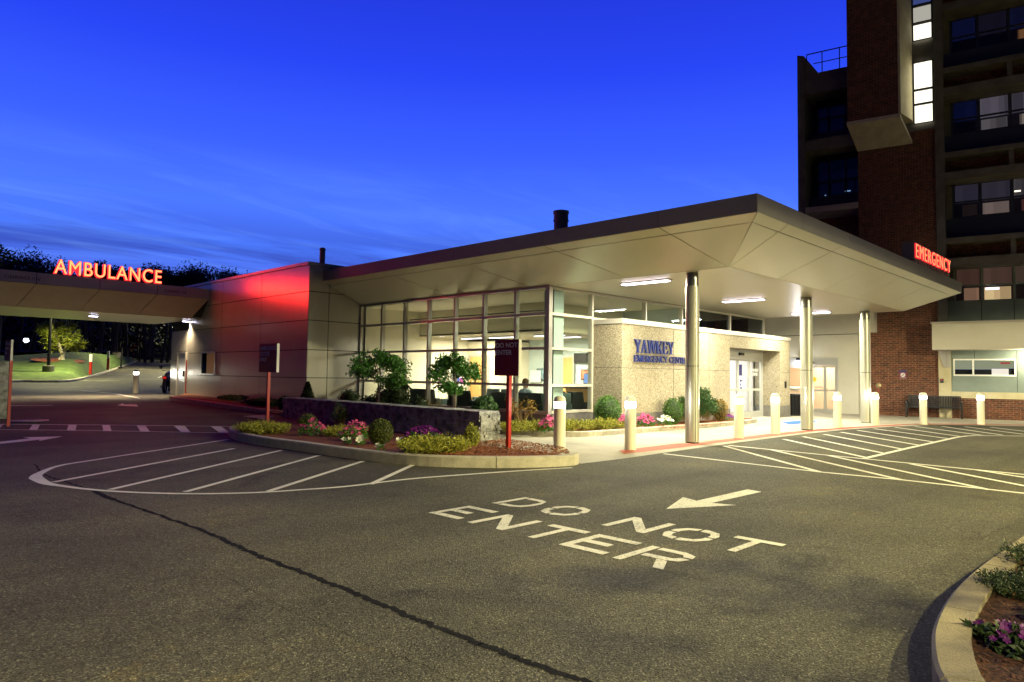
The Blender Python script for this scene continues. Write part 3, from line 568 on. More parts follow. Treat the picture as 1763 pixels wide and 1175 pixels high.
# ================================================================== EMERGENCY CENTRE BUILDING
XC, YL, YR, ZC = 13.72, 20.7, 12.03, 3.8
bld = thing('emergency_building', 'low metal-clad emergency centre with tall lit windows and a wide flared entrance canopy', 'building', (XC, YR, 0))
def panels(name, P, nu, nv, us, vs, n, m, parent, gap=.026, t=.03):
    """P(u,v)->point; metal panels with open joints over the [us]x[vs] divisions, pushed out along n"""
    n = Vector(n)
    for i in range(len(us)-1):
        for j in range(len(vs)-1):
            a, b = Vector(P(us[i], vs[j])), Vector(P(us[i+1], vs[j])); c, d = Vector(P(us[i+1], vs[j+1])), Vector(P(us[i], vs[j+1]))
            ctr = (a+b+c+d)/4
            q = []
            for p, e1, e2 in ((a, b, d), (b, a, c), (c, d, b), (d, c, a)):
                q.append(p+(e1-p).normalized()*gap/2+(e2-p).normalized()*gap/2)
            mb = MB(); k = q; nn = (k[1]-k[0]).cross(k[3]-k[0])
            if nn.dot(n) < 0: k = k[::-1]
            mb.slab([p for p in k], n, t) if False else mb.add([p for p in k]+[p+n*t for p in k], [(4, 5, 6, 7), (0, 1, 5, 4), (1, 2, 6, 5), (2, 3, 7, 6), (3, 0, 4, 7)])
            mb.build(name, m, parent)
# --- left block (x = 11.7 plane)
MB().box(11.74, 24, YL+.04, 30.6, 0, 5.04).box(11.9, 24, 30.6, 32.7, 0, 5.03).build('wall_core', MT['gap'], bld)
ysj = [20.7, 24.02, 27.3, 30.55]; zj = [.28, 1.28, 2.2, 3.17, 4.12, 5.0]
panels('wall_panel', lambda u, v: (11.73, u, v), 0, 0, ysj, zj, (-1, 0, 0), MT['panel'], bld)
xsj = [11.7, 12.45, 13.75]; zs = [.28, 1.28, 2.2, 3.17, 4.12, 5.0]
panels('side_wall_panel', lambda u, v: (u, 20.73, v), 0, 0, xsj, zs, (0, -1, 0), MT['panel'], bld)
panels('wall_panel', lambda u, v: (11.83, u, v), 0, 0, [30.6, 31.0], [.3, 1.9, 3.2], (-1, 0, 0), MT['panel'], bld)
panels('wall_panel', lambda u, v: (11.83, u, v), 0, 0, [31.95, 32.74], [.3, 1.9, 3.2], (-1, 0, 0), MT['panel'], bld)
MB().box(11.8, 11.86, 31.0, 31.95, 2.3, 3.2).build('wall_panel', MT['panel'], bld)
dr = MB().box(11.80, 11.85, 31.04, 31.91, .41, 2.2).build('side_door', mat('galvanised_door', (.42, .43, .43), .35, .6, var=.1, vs=2), bld)
f_ = MB(); f_.box(11.76, 11.84, 30.98, 31.05, .4, 2.27); f_.box(11.76, 11.84, 31.9, 31.97, .4, 2.27); f_.box(11.762, 11.84, 31.05, 31.9, 2.2, 2.27); f_.build('door_frame', MT['alu'], dr)
MB().box(11.72, 11.8, 31.12, 31.22, 1.2, 1.45).build('handle', MT['black'], dr)
MB().box(11.64, 13.8, 20.66, 20.74, 5.0, 5.09).box(11.64, 11.76, 20.74, 32.7, 5.0, 5.09).build('coping', MT['cap'], bld)
MB().box(11.76, 24, 20.74, 32.7, 5.04, 5.07).build('roof', MT['gap'], bld)
# small service window
wn = MB().box(11.66, 11.70, 27.72, 27.8, 1.36, 2.25).box(11.66, 11.70, 29.05, 29.13, 1.36, 2.25).box(11.658, 11.70, 27.8, 29.05, 2.18, 2.25).box(11.62, 11.70, 27.7, 29.15, 1.30, 1.36).build('service_window', MT['alu'], bld)
MB().box(11.69, 11.697, 27.8, 28.6, 1.36, 2.18).build('blind', mat('tan_blind', (.58, .44, .22), .8, stretch=(1, 1, 60), var=.2), wn); MB().box(11.69, 11.697, 28.6, 29.05, 1.36, 2.18).build('pane', MT['dglass'], wn)
MB().box(11.66, 11.70, 30.62, 30.66, .4, 1.9).build('door_strip', MT['red'], bld)
# --- canopy
zi, zo, zt = ZC, 4.50, 4.85; XWALL, xo, yo, x1, y1, xe, ye = 30.9, 12.2, 5.65, XC, 6.98, 28.0, 26.2
MB().box(xo+.04, xe-.04, yo+.04, YL, 4.55, zt-.03).build('roof', MT['gap'], bld)
fac = MT['fascia']
panels('fascia', lambda u, v: (xo+.03, u, v), 0, 0, [yo, 7.75, 10.9, 14.1, 17.4, YL], [zo, zt], (-1, 0, 0), fac, bld, gap=.01)
panels('fascia', lambda u, v: (u, yo+.03, v), 0, 0, [xo, 14.3, 17.0, 19.8, 22.6, 25.4, xe], [zo, zt], (0, -1, 0), fac, bld, gap=.01)
panels('fascia', lambda u, v: (xe-.03, u, v), 0, 0, [yo, 10, 15, YL], [zo, zt], (1, 0, 0), fac, bld, gap=.01)
# sloped soffits : front (x side) and right (y side), split by a joint line near the edge
def lerp(a, b, t): return tuple(p+(q-p)*t for p, q in zip(a, b))
nA = Vector((-(zo-zi), 0, -(x1-xo))).normalized(); nB = Vector((0, -(zo-zi), -(y1-yo))).normalized()
def SA(u, v):      # u: y on the inner edge line, v 0 outer..1 inner
    yin = max(u, y1); yout = yo+(u-y1)*(YL-yo)/(YL-y1) if u > y1 else yo
    return lerp((xo, u if u > 7.0 else yo, zo), (x1, yin, zi), v)
# skewed joints as in the photo: outer ys -> inner ys
oA = [yo, 7.75, 10.9, 14.1, 17.4, YL]; iA = [y1, 7.0, 9.6, 12.6, 15.9, YL-.02]
def seg_panels(o_, i_, A, Bq, n, name, vs=(0, .17, 1)):
    for k in range(len(o_)-1):
        for v0, v1 in zip(vs[:-1], vs[1:]):
            p = [lerp(A(o_[k]), Bq(i_[k]), v0), lerp(A(o_[k+1]), Bq(i_[k+1]), v0), lerp(A(o_[k+1]), Bq(i_[k+1]), v1), lerp(A(o_[k]), Bq(i_[k]), v1)]
            p = [Vector(q) for q in p]; c = sum(p, Vector())/4; r_ = []
            for t in range(4):
                e1 = (p[(t+1) % 4]-p[t]); e2 = (p[(t-1) % 4]-p[t]); gp_ = .012
                q = p[t]
                if e1.length > .03: q = q+e1.normalized()*gp_
                if e2.length > .03: q = q+e2.normalized()*gp_
                r_.append(q)
            if (r_[1]-r_[0]).cross(r_[3]-r_[0]).dot(n) < 0 and (r_[1]-r_[0]).length > .05: r_ = r_[::-1]
            MB().add(r_+[q-n*.02 for q in r_], [(0, 1, 2, 3), (1, 0, 4, 5), (2, 1, 5, 6), (3, 2, 6, 7), (0, 3, 7, 4)]).build(name, MT['soffit_panel'], bld)
seg_panels(oA, iA, lambda y: (xo, y, zo), lambda y: (x1, y, zi), nA, 'soffit_panel')
oB = [xo, 13.55, 15.9, 18.5, 21.1, 23.9, 26.3, xe]; iB = [x1, x1+.01, 15.55, 18.3, 20.9, 23.4, 25.3, ye]
seg_panels([xo, 13.6, 16.6, 19.3, 22.0, 24.6, xe], [x1, x1+.02, 16.1, 18.9, 21.4, 23.9, ye], lambda x: (x, yo, zo), lambda x: (x, y1, zi), nB, 'soffit_panel')
nC = Vector(((zo-zi), 0, -(xe-ye))).normalized()
seg_panels([yo, 10, 15, YL], [y1, 10.4, 15, YL-.02], lambda y: (xe, y, zo), lambda y: (ye, y, zi), nC, 'soffit_panel')
# dark backing behind the joints
o3 = .035
MB().quad((xo, yo, zo+o3), (xo, YL, zo+o3), (x1, YL, zi+o3), (x1, y1, zi+o3)).quad((xo, yo, zo+o3), (x1, y1, zi+o3), (ye, y1, zi+o3), (xe, yo, zo+o3)).quad((xe, yo, zo+o3), (ye, y1, zi+o3), (ye, YL, zi+o3), (xe, YL, zo+o3)).build('soffit_backing', MT['gap'], bld)
MB().box(x1, ye, y1, YR-.09, zi, zi+.05).build('canopy_ceiling', MT['boards'], bld)
MB().box(26.25, XWALL, 8.9, 16, 4.46, 4.5).build('canopy_ceiling', MT['boards'], bld)
# columns
for cx_, cy_ in ((14.02, 8.02), (20.3, 7.95), (25.42, 7.98)):
    r_ = .155 if cx_ < 15 else .17
    col = MB().lathe([(r_, .03), (r_, 1.70)], cx_, cy_, 32).lathe([(r_, 1.715), (r_, 3.50)], cx_, cy_, 32).build('column', MT['steel'], bld, smooth=True)
    MB().lathe([(r_-.015, 0), (r_-.015, .035)], cx_, cy_, 32).lathe([(r_-.012, 1.70), (r_-.012, 1.715)], cx_, cy_, 32).box(cx_-r_*.55-.006, cx_-r_*.55+.006, cy_-r_*.86, cy_-r_*.5, .04, 3.49).build('column_joint', MT['gap'], col)
    MB().lathe([(r_-.02, 3.50), (r_-.02, 3.80)], cx_, cy_, 32).build('column_collar', mat('dark_steel', (.25, .25, .23), .35, .9), col, smooth=True)
# --- curtain wall (front x = 13.72), four rows
zr = [.50, 1.20, 2.17, 3.08, 3.77]; ym = [20.66, 19.41, 18.18, 16.96, 15.72, 14.47, 13.21, 12.03]
fr = MB()
for i, y in enumerate(ym):
    w = .035 if i < 7 else .06
    fr.box(XC-.05, XC+.09, y-w, y+w, .45, ZC-.001)
for z in zr:
    for a, b in zip(ym[:-1], ym[1:]):
        lo_, hi_ = (.05, .0) if z == .5 else ((.0, .05) if z == 3.77 else (.035, .035))
        fr.box(XC-.045, XC+.085, b+(.06 if b == 12.03 else .035), a-.035, z-max(lo_, .02), z+max(hi_, .025) if z != 3.77 else ZC-.002)
cw = fr.build('window_frame', MT['alu'], bld)
for i in range(7):
    for j in range(4):
        MB().box(XC+.01, XC+.02, ym[i+1]+.035, ym[i]-.035, zr[j]+.02, zr[j+1]-.02).build('pane', MT['glass'], cw)
MB().box(XC-.06, XC+.1, 12.0, 20.7, 0, .44).build('base_wall', MT['darkstone'], bld)
MB().box(XC+.1, 15.55, YR-.06, YR+.1, 0, .44).build('base_wall', MT['darkstone'], bld)
# return (y = 12.03)
fr = MB(); fr.box(15.50, 15.57, YR-.05, YR+.09, .45, ZC-.001)
for z in zr: fr.box(XC+.09, 15.5, YR-.045, YR+.085, z-.035, z+.035 if z != 3.77 else ZC-.002)
# head glazing above the entry wall
hx = [15.57, 18.2, 20.33, 23.66, 26.44]
fr.box(15.57, 26.5, YR-.045, YR+.085, 3.03, 3.10); fr.box(15.57, 26.5, YR-.045, YR+.085, 3.735, ZC-.002)
for x in hx[1:]: fr.box(x-.035, x+.035, YR-.05, YR+.09, 3.1, 3.735)
cr = fr.build('window_frame', mat('bright_aluminium_frame', (.70, .66, .56), .4, .4), bld)
for j in range(4): MB().box(XC+.09, 15.5, YR+.01, YR+.02, zr[j]+.03, zr[j+1]-.03).build('pane', MT['glass'], cr)
for i in range(4): MB().box(hx[i]+.03, hx[i+1]-.035, YR+.01, YR+.02, 3.1, 3.735).build('pane', MT['glass'] if i < 2 else MT['dglass'], cr)
# --- entry wall: exposed aggregate slab with door recess x 21.7..25.7, z < 2.48
YS = 11.03; XS = 15.59; dx0, dx1 = 21.72, 25.68
ew = MB()
ew.box(XS, dx0, YS, 12.0, .46, 2.89); ew.box(dx1, 26.55, YS, 12.0, .46, 2.89); ew.box(dx0, dx1, YS, 12.0, 2.48, 2.89)
st = ew.build('entry_wall', MT['stone'], bld)
MB().box(XS-.01, dx0+.003, YS-.012, 11.99, 0, .455).build('base_course', MT['darkstone'], bld); MB().box(dx1-.003, 26.56, YS-.012, 11.99, 0, .455).build('base_course', MT['darkstone'], bld)
MB().box(XS-.03, 26.58, YS-.035, 12.0, 2.894, 3.03).build('coping', MT['cap'], bld)
sj = MB()
for x in (18.2, 20.33, 23.66): sj.box(x-.005, x+.005, YS-.003, YS+.01, .47 if not dx0 < x < dx1 else 2.49, 2.885)
sj.box(XS+.02, dx0-.01, YS-.003, YS+.01, 1.69, 1.70); sj.box(dx1+.01, 26.53, YS-.003, YS+.01, 1.69, 1.70)
sj.box(XS-.003, XS+.01, YS+.02, 11.95, 1.69, 1.70); sj.build('wall_joint', MT['gap'], bld)
MB().box(26.05, 26.16, YS-.04, YS-.003, 1.12, 1.36).build('push_plate', MT['black'], bld)
# --- sliding doors
wd = mat('pale_aluminium_door', (.62, .62, .58), .35, .5)
def sliding(x0, x1_, y, zt_, xs, parent, emit):
    """door set in plane y = const between x0..x1, frame members at xs"""
    f_ = MB(); f_.box(x0, x1_, y-.06, y+.06, zt_-.30, zt_); f_.box(x0, x1_, y-.05, y+.05, .005, .05)
    for x in (x0, x1_-.06): f_.box(x, x+.06, y-.058, y+.058, 0.05, zt_-.3)
    root = f_.build('sliding_door', wd, parent)
    for a, b in zip(xs[:-1], xs[1:]):
        lf = MB(); w = .06; h = zt_-.31
        lf.box(a, a+w, y-.03, y+.03, .05, h); lf.box(b-w, b, y-.03, y+.03, .05, h); lf.box(a+w, b-w, y-.028, y+.028, h-.09, h); lf.box(a+w, b-w, y-.028, y+.028, .05, .25); lf.box(a+w, b-w, y-.028, y+.028, 1.0, 1.08)
        lf.build('door_leaf', wd, root)
        MB().box(a+w, b-w, y-.005, y+.005, .25, 1.0).box(a+w, b-w, y-.005, y+.005, 1.08, h-.09).build('pane', MT['glass'], root)
    MB().box((x0+x1_)/2-.02, (x0+x1_)/2+.3, y-.13, y-.06, zt_-.2, zt_-.1).build('sensor', MT['black'], root)
    return root
YD = 11.75
sd = sliding(dx0+.003, dx1-.003, YD, 2.478, [21.78, 22.75, 23.7, 24.62, 25.6], bld, 1)
MB().box(22.1, 22.28, YD-.012, YD-.006, 1.28, 1.62).build('door_notice', MT['black'], sd)
MB().box(23.82, 24.05, YD-.012, YD-.006, 1.55, 1.95).build('door_notice', mat('navy_notice', (.02, .02, .12), .6), sd)
MB().box(23.82, 24.3, YD-.02, YD-.013, 1.02, 1.5).build('door_notice', MT['wht'], sd)
MB().box(23.86, 24.0, YD-.024, YD-.0205, 1.32, 1.42).box(23.86, 23.96, YD-.024, YD-.0205, 1.18, 1.28).box(23.86, 24.05, YD-.024, YD-.0205, 1.07, 1.14).box(24.05, 24.12, YD-.024, YD-.0205, 1.36, 1.42).build('notice_print', mat('navy_print', (.02, .02, .15), .6), sd)
for wtxt, z_ in (('EMERGENCY', 1.72), ('CENTER', 1.56)):
    m_ = join(text_mb(wtxt, .62 if wtxt[0] == 'E' else .42, .1, .002, .02)); m_.xf(Matrix.Translation((24.78 if wtxt[0] == 'E' else 24.88, YD-.012, z_))); m_.build('door_lettering', MT['wht'], sd)
# --- white rendered wall with the second door, x = 30.9
XW = 30.9; ya, yb = 9.98, 16.
def onW(px, py): return onx(px, py, XW)
d0 = onW(1443, 617); d1 = onW(1320, 617); dz = d0.z; dya = d0.y; dyb = dya+2.75
ww = MB(); ww.box(XW, XW+.3, ya, dya, 0, 4.5); ww.box(XW, XW+.3, dyb, yb, 0, 4.5); ww.box(XW, XW+.3, dya, dyb, dz, 4.5); ww.build('white_wall', MT['white'], bld)
MB().box(XW-.04, XW+.3, 9.32, ya-.003, 3.42, 4.5).build('bulkhead', MT['white'], bld)
MB().box(XW-.006, XW, ya, yb, 3.36, 3.385).build('wall_reveal', MT['gap'], bld)
MB().box(26.6, XW, 15.5, 15.6, 0, 4.5).build('recess_wall', MT['white'], bld); MB().box(26.5, 26.62, 12.1, 15.5, 0, 3.79).build('recess_wall', MT['white'], bld)
f_ = MB(); f_.box(XW-.05, XW+.1, dya, dyb, dz-.32, dz); f_.box(XW-.048, XW+.1, dya, dya+.08, 0, dz-.32); f_.box(XW-.048, XW+.1, dyb-.08, dyb, 0, dz-.32)
s2 = f_.build('sliding_door', wd, bld)
for a, b in ((dya+.08, dya+.55), (dya+.55, dya+1.45), (dya+1.45, dyb-.08)):
    lf = MB(); w = .05; h = dz-.33
    lf.box(XW-.03, XW+.03, a, a+w, .02, h); lf.box(XW-.03, XW+.03, b-w, b, .02, h); lf.box(XW-.028, XW+.028, a+w, b-w, h-.08, h); lf.box(XW-.028, XW+.028, a+w, b-w, .02, .2); lf.box(XW-.028, XW+.028, a+w, b-w, .95, 1.02)
    lf.build('door_leaf', wd, s2); MB().box(XW-.004, XW+.004, a+w, b-w, .2, .95).box(XW-.004, XW+.004, a+w, b-w, 1.02, h-.08).build('pane', MT['glass'], s2)
MB().box(XW-.12, XW-.05, dya+1.0, dya+1.4, dz-.25, dz-.15).build('sensor', MT['black'], s2)
MB().lathe([(.001, 0), (.11, 0), (.11, .004), (.001, .004)], 0, 0, 20).xf(Matrix.Translation((XW-.03, dya+1.0, 1.45)) @ Matrix.Rotation(-math.pi/2, 4, 'Y')).build('yellow_sticker', mat('yellow_sticker', (.8, .65, .03), .5), s2)
m_ = join(text_mb('DO NOT ENTER', .8, .07, .002, .01)); m_.xf(Matrix.Translation((XW-.035, dya+1.42, 1.08)) @ Matrix.Rotation(-math.pi/2, 4, 'Z')); m_.build('door_lettering', mat('red_print', (.6, .05, .05), .5), s2)
# vestibule behind door two
vb = MB(); vb.box(XW+2.4, XW+2.5, dya-.5, dyb+.5, 0, 2.8); vb.box(XW+.3, XW+2.4, dya-.5, dya-.4, 0, 2.8); vb.box(XW+.3, XW+2.4, dyb+.4, dyb+.5, 0, 2.8); vb.box(XW+.3, XW+2.4, dya-.4, dyb+.4, 2.75, 2.8)
vb.build('vestibule', mat('peach_interior_wall', (.80, .62, .44), .8), bld)
MB().box(XW+2.3, XW+2.38, dya-.1, dya+.25, 1.0, 2.1).build('red_notice', MT['redpanel'], bld)
lamp('AREA', 'vestibule_light', bld, (XW+1.3, (dya+dyb)/2, 2.7), 130, (1, .86, .72), shape='RECTANGLE', size=1.2, size_y=.6)
# vestibule behind door one
vb = MB(); vb.box(dx0-.1, dx1+.1, 14.6, 14.7, 0, 2.8); vb.box(dx0-.2, dx0-.1, 12.15, 14.7, 0, 2.8); vb.box(dx1+.1, dx1+.2, 12.15, 14.7, 0, 2.8); vb.box(dx0-.1, dx1+.1, 12.15, 14.6, 2.75, 2.8); vb.box(dx0-.1, dx1+.1, 12.0, 14.6, .0, .01)
vb.build('vestibule', mat('lilac_white_wall', (.82, .78, .76), .8), bld)
MB().box(22.0, 22.5, 14.52, 14.59, .1, 2.1).build('pin_board', mat('cork_board', (.62, .38, .15), .8), bld)
lamp('AREA', 'vestibule_light', bld, (23.7, 13.3, 2.7), 150, (1, .93, .95), shape='RECTANGLE', size=2.4, size_y=1.0)
# --- lobby interior
MB().box(XC+.1, 21.2, YR+.1, 20.6, .02, .06).build('lobby_floor', MT['carpet'], bld)
iw = MB(); iw.box(XC+.1, 21.2, 20.55, 20.69, .06, ZC); iw.build('interior_wall', MT['iwall'], bld)
MB().box(20.4, 20.5, 12.1, 20.55, .06, ZC).build('interior_wall', MT['ibl'], bld)
MB().box(18.6, 20.4, 18.9, 19.0, .06, 2.75).build('interior_wall', MT['iwall'], bld)
MB().box(18.6, 18.68, 19.0, 20.55, .06, 2.75).build('interior_wall', MT['iwall'], bld)
MB().box(XC+.1, 16.2, YR+.1, 20.55, 3.74, 3.79).build('interior_ceiling', MT['iwall'], bld)
MB().box(16.2, 20.4, YR+.1, 14.4, 3.74, 3.79).build('interior_ceiling', MT['iwall'], bld)
MB().box(16.28, 20.4, 14.4, 14.5, 2.85, 3.74).build('bulkhead', MT['iwall'], bld)
MB().box(16.2, 20.4, 14.5, 20.55, 2.85, 2.9).build('interior_ceiling', MT['iwall'], bld)
MB().box(16.2, 16.28, 14.4, 20.55, 2.85, 3.74).build('bulkhead', MT['iwall'], bld)
MB().box(XC+.5, XC+.56, 12.4, 18.6, 3.22, 3.25).box(XC+.5, XC+.56, 12.4, 18.6, 3.14, 3.17).build('ceiling_rail', MT['black'], bld)
MB().box(XC+.35, XC+.75, 12.15, 12.5, .06, 3.74).build('interior_column', MT['ibl'], bld)
def wdoor(y0, x=20.38, ax='x'):
    d = MB().box(x-.05, x, y0, y0+1.0, .06, 2.15).build('interior_door', MT['wood'], bld)
    MB().box(x-.07, x, y0-.07, y0, .06, 2.22).box(x-.07, x, y0+1.0, y0+1.07, .06, 2.22).box(x-.069, x, y0, y0+1.0, 2.15, 2.22).build('door_frame', MT['alu'], d)
    MB().box(x-.1, x-.05, y0+.1, y0+.14, .95, 1.2).build('handle', MT['alu'], d)
    MB().box(x-.055, x-.05, y0+.62, y0+.72, 1.2, 1.9).build('door_window', MT['dglass'], d)
wdoor(19.35, 18.6); wdoor(16.6); wdoor(12.9)
MB().box(20.3, 20.38, 18.2, 18.75, 1.2, 1.65).box(20.3, 20.38, 14.9, 15.5, 1.2, 1.75).build('wall_board', MT['wht'], bld)
desk = thing('reception_desk', 'dark topped reception desk seen through the lobby windows', 'desk', (18.3, 14., .06))
MB().box(18.0, 18.7, 12.6, 15.0, .06, 1.05).build('desk_front', MT['wood'], desk); MB().box(17.9, 18.8, 12.5, 15.1, 1.05, 1.1).build('desk_top', MT['black'], desk)
for k, (y, lab) in enumerate(((14.2, 'computer monitor at the left end of the reception desk'), (13.1, 'computer monitor at the right end of the reception desk'))):
    mo = thing('monitor', lab, 'monitor', (18.3, y, 1.1), 0, 'monitors on the reception desk')
    MB().box(18.3, 18.35, y-.28, y+.28, 1.2, 1.55).box(18.33, 18.37, y-.04, y+.04, 1.1, 1.2).build('screen_case', MT['black'], mo)
    MB().box(18.29, 18.299, y-.26, y+.26, 1.22, 1.53).build('screen', glow('monitor_screen', (.35, .55, 1), 1.0), mo)
# interior ceiling lights
for i, (x, y, l_) in enumerate(((17.6, 15.4, 'lobby ceiling light above the reception desk'), (18.7, 15.6, 'lobby ceiling light right of the desk'), (17.6, 17.6, 'lobby ceiling light in the middle of the lobby'), (17.5, 19.0, 'lobby ceiling light nearest the far end wall'))):
    t = thing('ceiling_light', l_, 'ceiling light', (x, y, 2.85), 0, 'lobby ceiling lights')
    MB().box(x-.12, x+.12, y-.62, y+.62, 2.79, 2.848).build('light_frame', MT['wht'], t); MB().box(x-.10, x+.10, y-.60, y+.60, 2.78, 2.789).build('diffuser', MT['tubei'], t)
    lamp('AREA', 'light', t, (x, y, 2.77), 165, (1, .90, .68), shape='RECTANGLE', size=.2, size_y=1.2)
# ceiling grid, pictures, leaflet rack, television, potted plant
mb = MB()
for k in range(7): mb.box(16.35+.6*k, 16.37+.6*k, 14.5, 20.5, 2.838, 2.8495)
for k in range(10): mb.box(16.3, 20.35, 14.7+.6*k, 14.72+.6*k, 2.840, 2.8493)
mb.build('ceiling_grid', MT['alu'], bld)
for y, z, w, c in ((17.9, 1.3, .5, (.15, .25, .3)), (15.8, 1.35, .4, (.5, .2, .1)), (14.3, 1.4, .6, (.1, .12, .2))):
    f_ = MB().box(20.34, 20.39, y-.03, y+w+.03, z-.03, z+w*.8+.03).build('picture_frame', MT['black'], bld); MB().box(20.33, 20.3395, y, y+w, z, z+w*.8).build('picture', mat('framed_print', c, .5, var=.6, vs=9), f_)
tv = thing('television', 'dark flat television high on the lobby wall', 'television', (20.3, 16.2, 2.0)); MB().box(20.25, 20.33, 15.9, 16.5, 1.95, 2.3).build('screen', MT['black'], tv)
lt = thing('leaflet_rack', 'white leaflet rack against the far lobby wall', 'rack', (18.0, 20.4, .06)); MB().box(17.6, 18.2, 20.3, 20.5, .06, 1.5).build('rack', MT['wht'], lt)
for k in range(9): MB().box(17.64+.18*(k % 3), 17.78+.18*(k % 3), 20.27, 20.295, .4+.36*(k//3), .62+.36*(k//3)).build('leaflet', mat('leaflet', (random.random()*.6, random.random()*.5, random.random()*.6), .6), lt)
mb = MB().box(17.6, 18.9, 12.9, 13.0, 1.102, 1.5)
for k in range(6): MB().box(18.05, 18.25, 13.5+.16*k-.05, 13.5+.16*k+.05, 1.102, 1.102+random.uniform(.06, .22)).build('desk_item', mat('desk_item', (random.random()*.7, random.random()*.6, random.random()*.6), .6), desk) if 0 else None
# armchairs
def armchair(label, x, y, rz):
    t = thing('armchair', label, 'armchair', (x, y, .06), rz, 'lobby armchairs behind the windows')
    MB().box(-.3, .3, -.28, .3, .22, .42).build('seat', MT['seat'], t, local=True, bevel=.03)
    MB().hexa([(-.32, .22, .2), (.32, .22, .2), (.32, .36, .2), (-.32, .36, .2)], [(-.29, .34, .92), (.29, .34, .92), (.29, .44, .92), (-.29, .44, .92)]).build('backrest', MT['seat'], t, local=True, bevel=.03)
    for s_ in (-1, 1): MB().box(s_*.36-.05, s_*.36+.05, -.28, .36, .2, .62).build('armrest', MT['seat'], t, local=True, bevel=.03)
    for sx in (-1, 1):
        for sy in (-1, 1): MB().box(sx*.3-.02, sx*.3+.02, sy*.26-.02, sy*.26+.02, 0, .22).build('leg', MT['black'], t, local=True)
    return t
rz_ = math.pi/2
for px, lb in ((728, 'armchair back nearest the left lobby door'), (747, 'armchair turned slightly beside the leftmost one'), (795, 'armchair behind the small window tree, left of a pair'), (812, 'armchair right of the pair behind the round shrub'), (872, 'armchair behind the red post'), (915, 'armchair with its back to the glass below the reception desk'), (932, 'armchair last before the corner window')):
    y_ = onx(px, 700, 14.35).y; armchair(lb, 14.45, y_, rz_+random.uniform(-.15, .15))
for k, y_ in enumerate((13.4, 14.1, 17.0, 17.7)):
    armchair(('armchair deep in the lobby right of the desk end', 'armchair deep in the lobby facing the desk', 'armchair deep in the lobby before the middle door', 'armchair deep in the lobby left of the middle door')[k], 16.9, y_, rz_+math.pi*(k > 1))
armchair('armchair seen through the corner return window', 15.0, 12.95, math.pi*.95)
# --- roof vents
for px, pt, pb, D, r_, lb in ((966, 363, 392, 20.5, .23, 'short ribbed metal vent on the flat roof above the canopy'), (555.5, 427, 456, 27, .11, 'thin dark vent pipe on the roof behind the red lit wall')):
    p = atd(px, pt, D); q = atd(px, pb, D); v_ = thing('roof_vent', lb, 'vent', (p.x, p.y, q.z-.6))
    h = p.z-q.z
    MB().lathe([(r_*.9, q.z-.6), (r_*.9, q.z+h*.35), (r_, q.z+h*.35), (r_, q.z+h*.42), (r_*.93, q.z+h*.45), (r_*.93, q.z+h*.8)], p.x, p.y, 20).build('pipe', MT['fascia'], v_)
    MB().lathe([(r_, q.z+h*.8), (r_*1.02, q.z+h*.95), (r_*.6, p.z)], p.x, p.y, 20).build('cowl', MT['fascia'], v_)
# --- blue wall lettering
SER = {}
def stem(x, w, y0=0., y1=1., ser=.07): return [rect(x, y0, x+w, y1), rect(x-ser, y0, x+w+ser, y0+.06), rect(x-ser, y1-.06, x+w+ser, y1)]
def diag(x0, x1_, w, y0=0., y1=1.): return [polyq(x0, y0, x0+w, y0, x1_+w, y1, x1_, y1)]
def serif(x0, x1_, top): return [rect(x0, .94 if top else 0, x1_, 1 if top else .06)]
def arc(cx_, cy_, rx, ry, a0, a1, w0, w1, n=14):
    out = []
    for i in range(n):
        u, v = a0+(a1-a0)*i/n, a0+(a1-a0)*(i+1)/n
        def pt(a, k): 
            w = w0+(w1-w0)*abs(math.cos(a)); return (cx_+(rx-k*w)*math.cos(a), cy_+(ry-k*w*.6)*math.sin(a))
        out.append([pt(u, 1), pt(v, 1), pt(v, 0), pt(u, 0)])
    return out
D_ = math.pi
SER['Y'] = (.86, stem(.35, .17, 0, .48, .08)[:2]+diag(.36, .06, .17, .4, 1)+diag(.40, .66, .09, .4, 1)+serif(-.02, .33, 1)+serif(.56, .86, 1))
SER['A'] = (.90, diag(.08, .40, .07)+[polyq(.62, 0, .80, 0, .50, 1, .38, 1)]+[rect(.2, .3, .68, .37)]+serif(0, .26, 0)+serif(.54, .90, 0))
SER['W'] = (1.22, [polyq(.26, 0, .36, 0, .22, 1, .05, 1), polyq(.26, 0, .36, 0, .62, 1, .52, 1), polyq(.78, 0, .88, 0, .70, 1, .52, 1), polyq(.78, 0, .88, 0, 1.14, 1, 1.06, 1)]+serif(-.02, .32, 1)+serif(.46, .80, 1)+serif(.98, 1.24, 1))
SER['K'] = (.94, stem(.1, .17)+[polyq(.27, .38, .33, .34, .78, 1, .68, 1), polyq(.62, 0, .84, 0, .46, .62, .34, .50)]+serif(.58, .90, 1)+serif(.56, .96, 0))
SER['E'] = (.78, stem(.1, .17)[:1]+[rect(.02, 0, .70, .07), rect(.02, .93, .68, 1), rect(.27, .47, .5, .54), rect(.5, .38, .55, .63), polyq(.64, 0, .76, .26, .72, .28, .58, .07), polyq(.62, 1, .70, .74, .66, .72, .56, .93)])
SER['M'] = (1.14, stem(.12, .07)+stem(.84, .17)+[polyq(.50, 0, .58, 0, .32, 1, .14, 1), polyq(.50, 0, .58, 0, .90, 1, .82, 1)])
SER['N'] = (.98, stem(.12, .07)+stem(.78, .07)+[polyq(.70, 0, .85, 0, .30, 1, .12, 1)])
SER['T'] = (.82, stem(.33, .17)[:2]+[rect(.02, .93, .80, 1), polyq(.02, .93, .08, .93, .06, .70, .02, .70), polyq(.74, .93, .80, .93, .80, .70, .76, .70)])
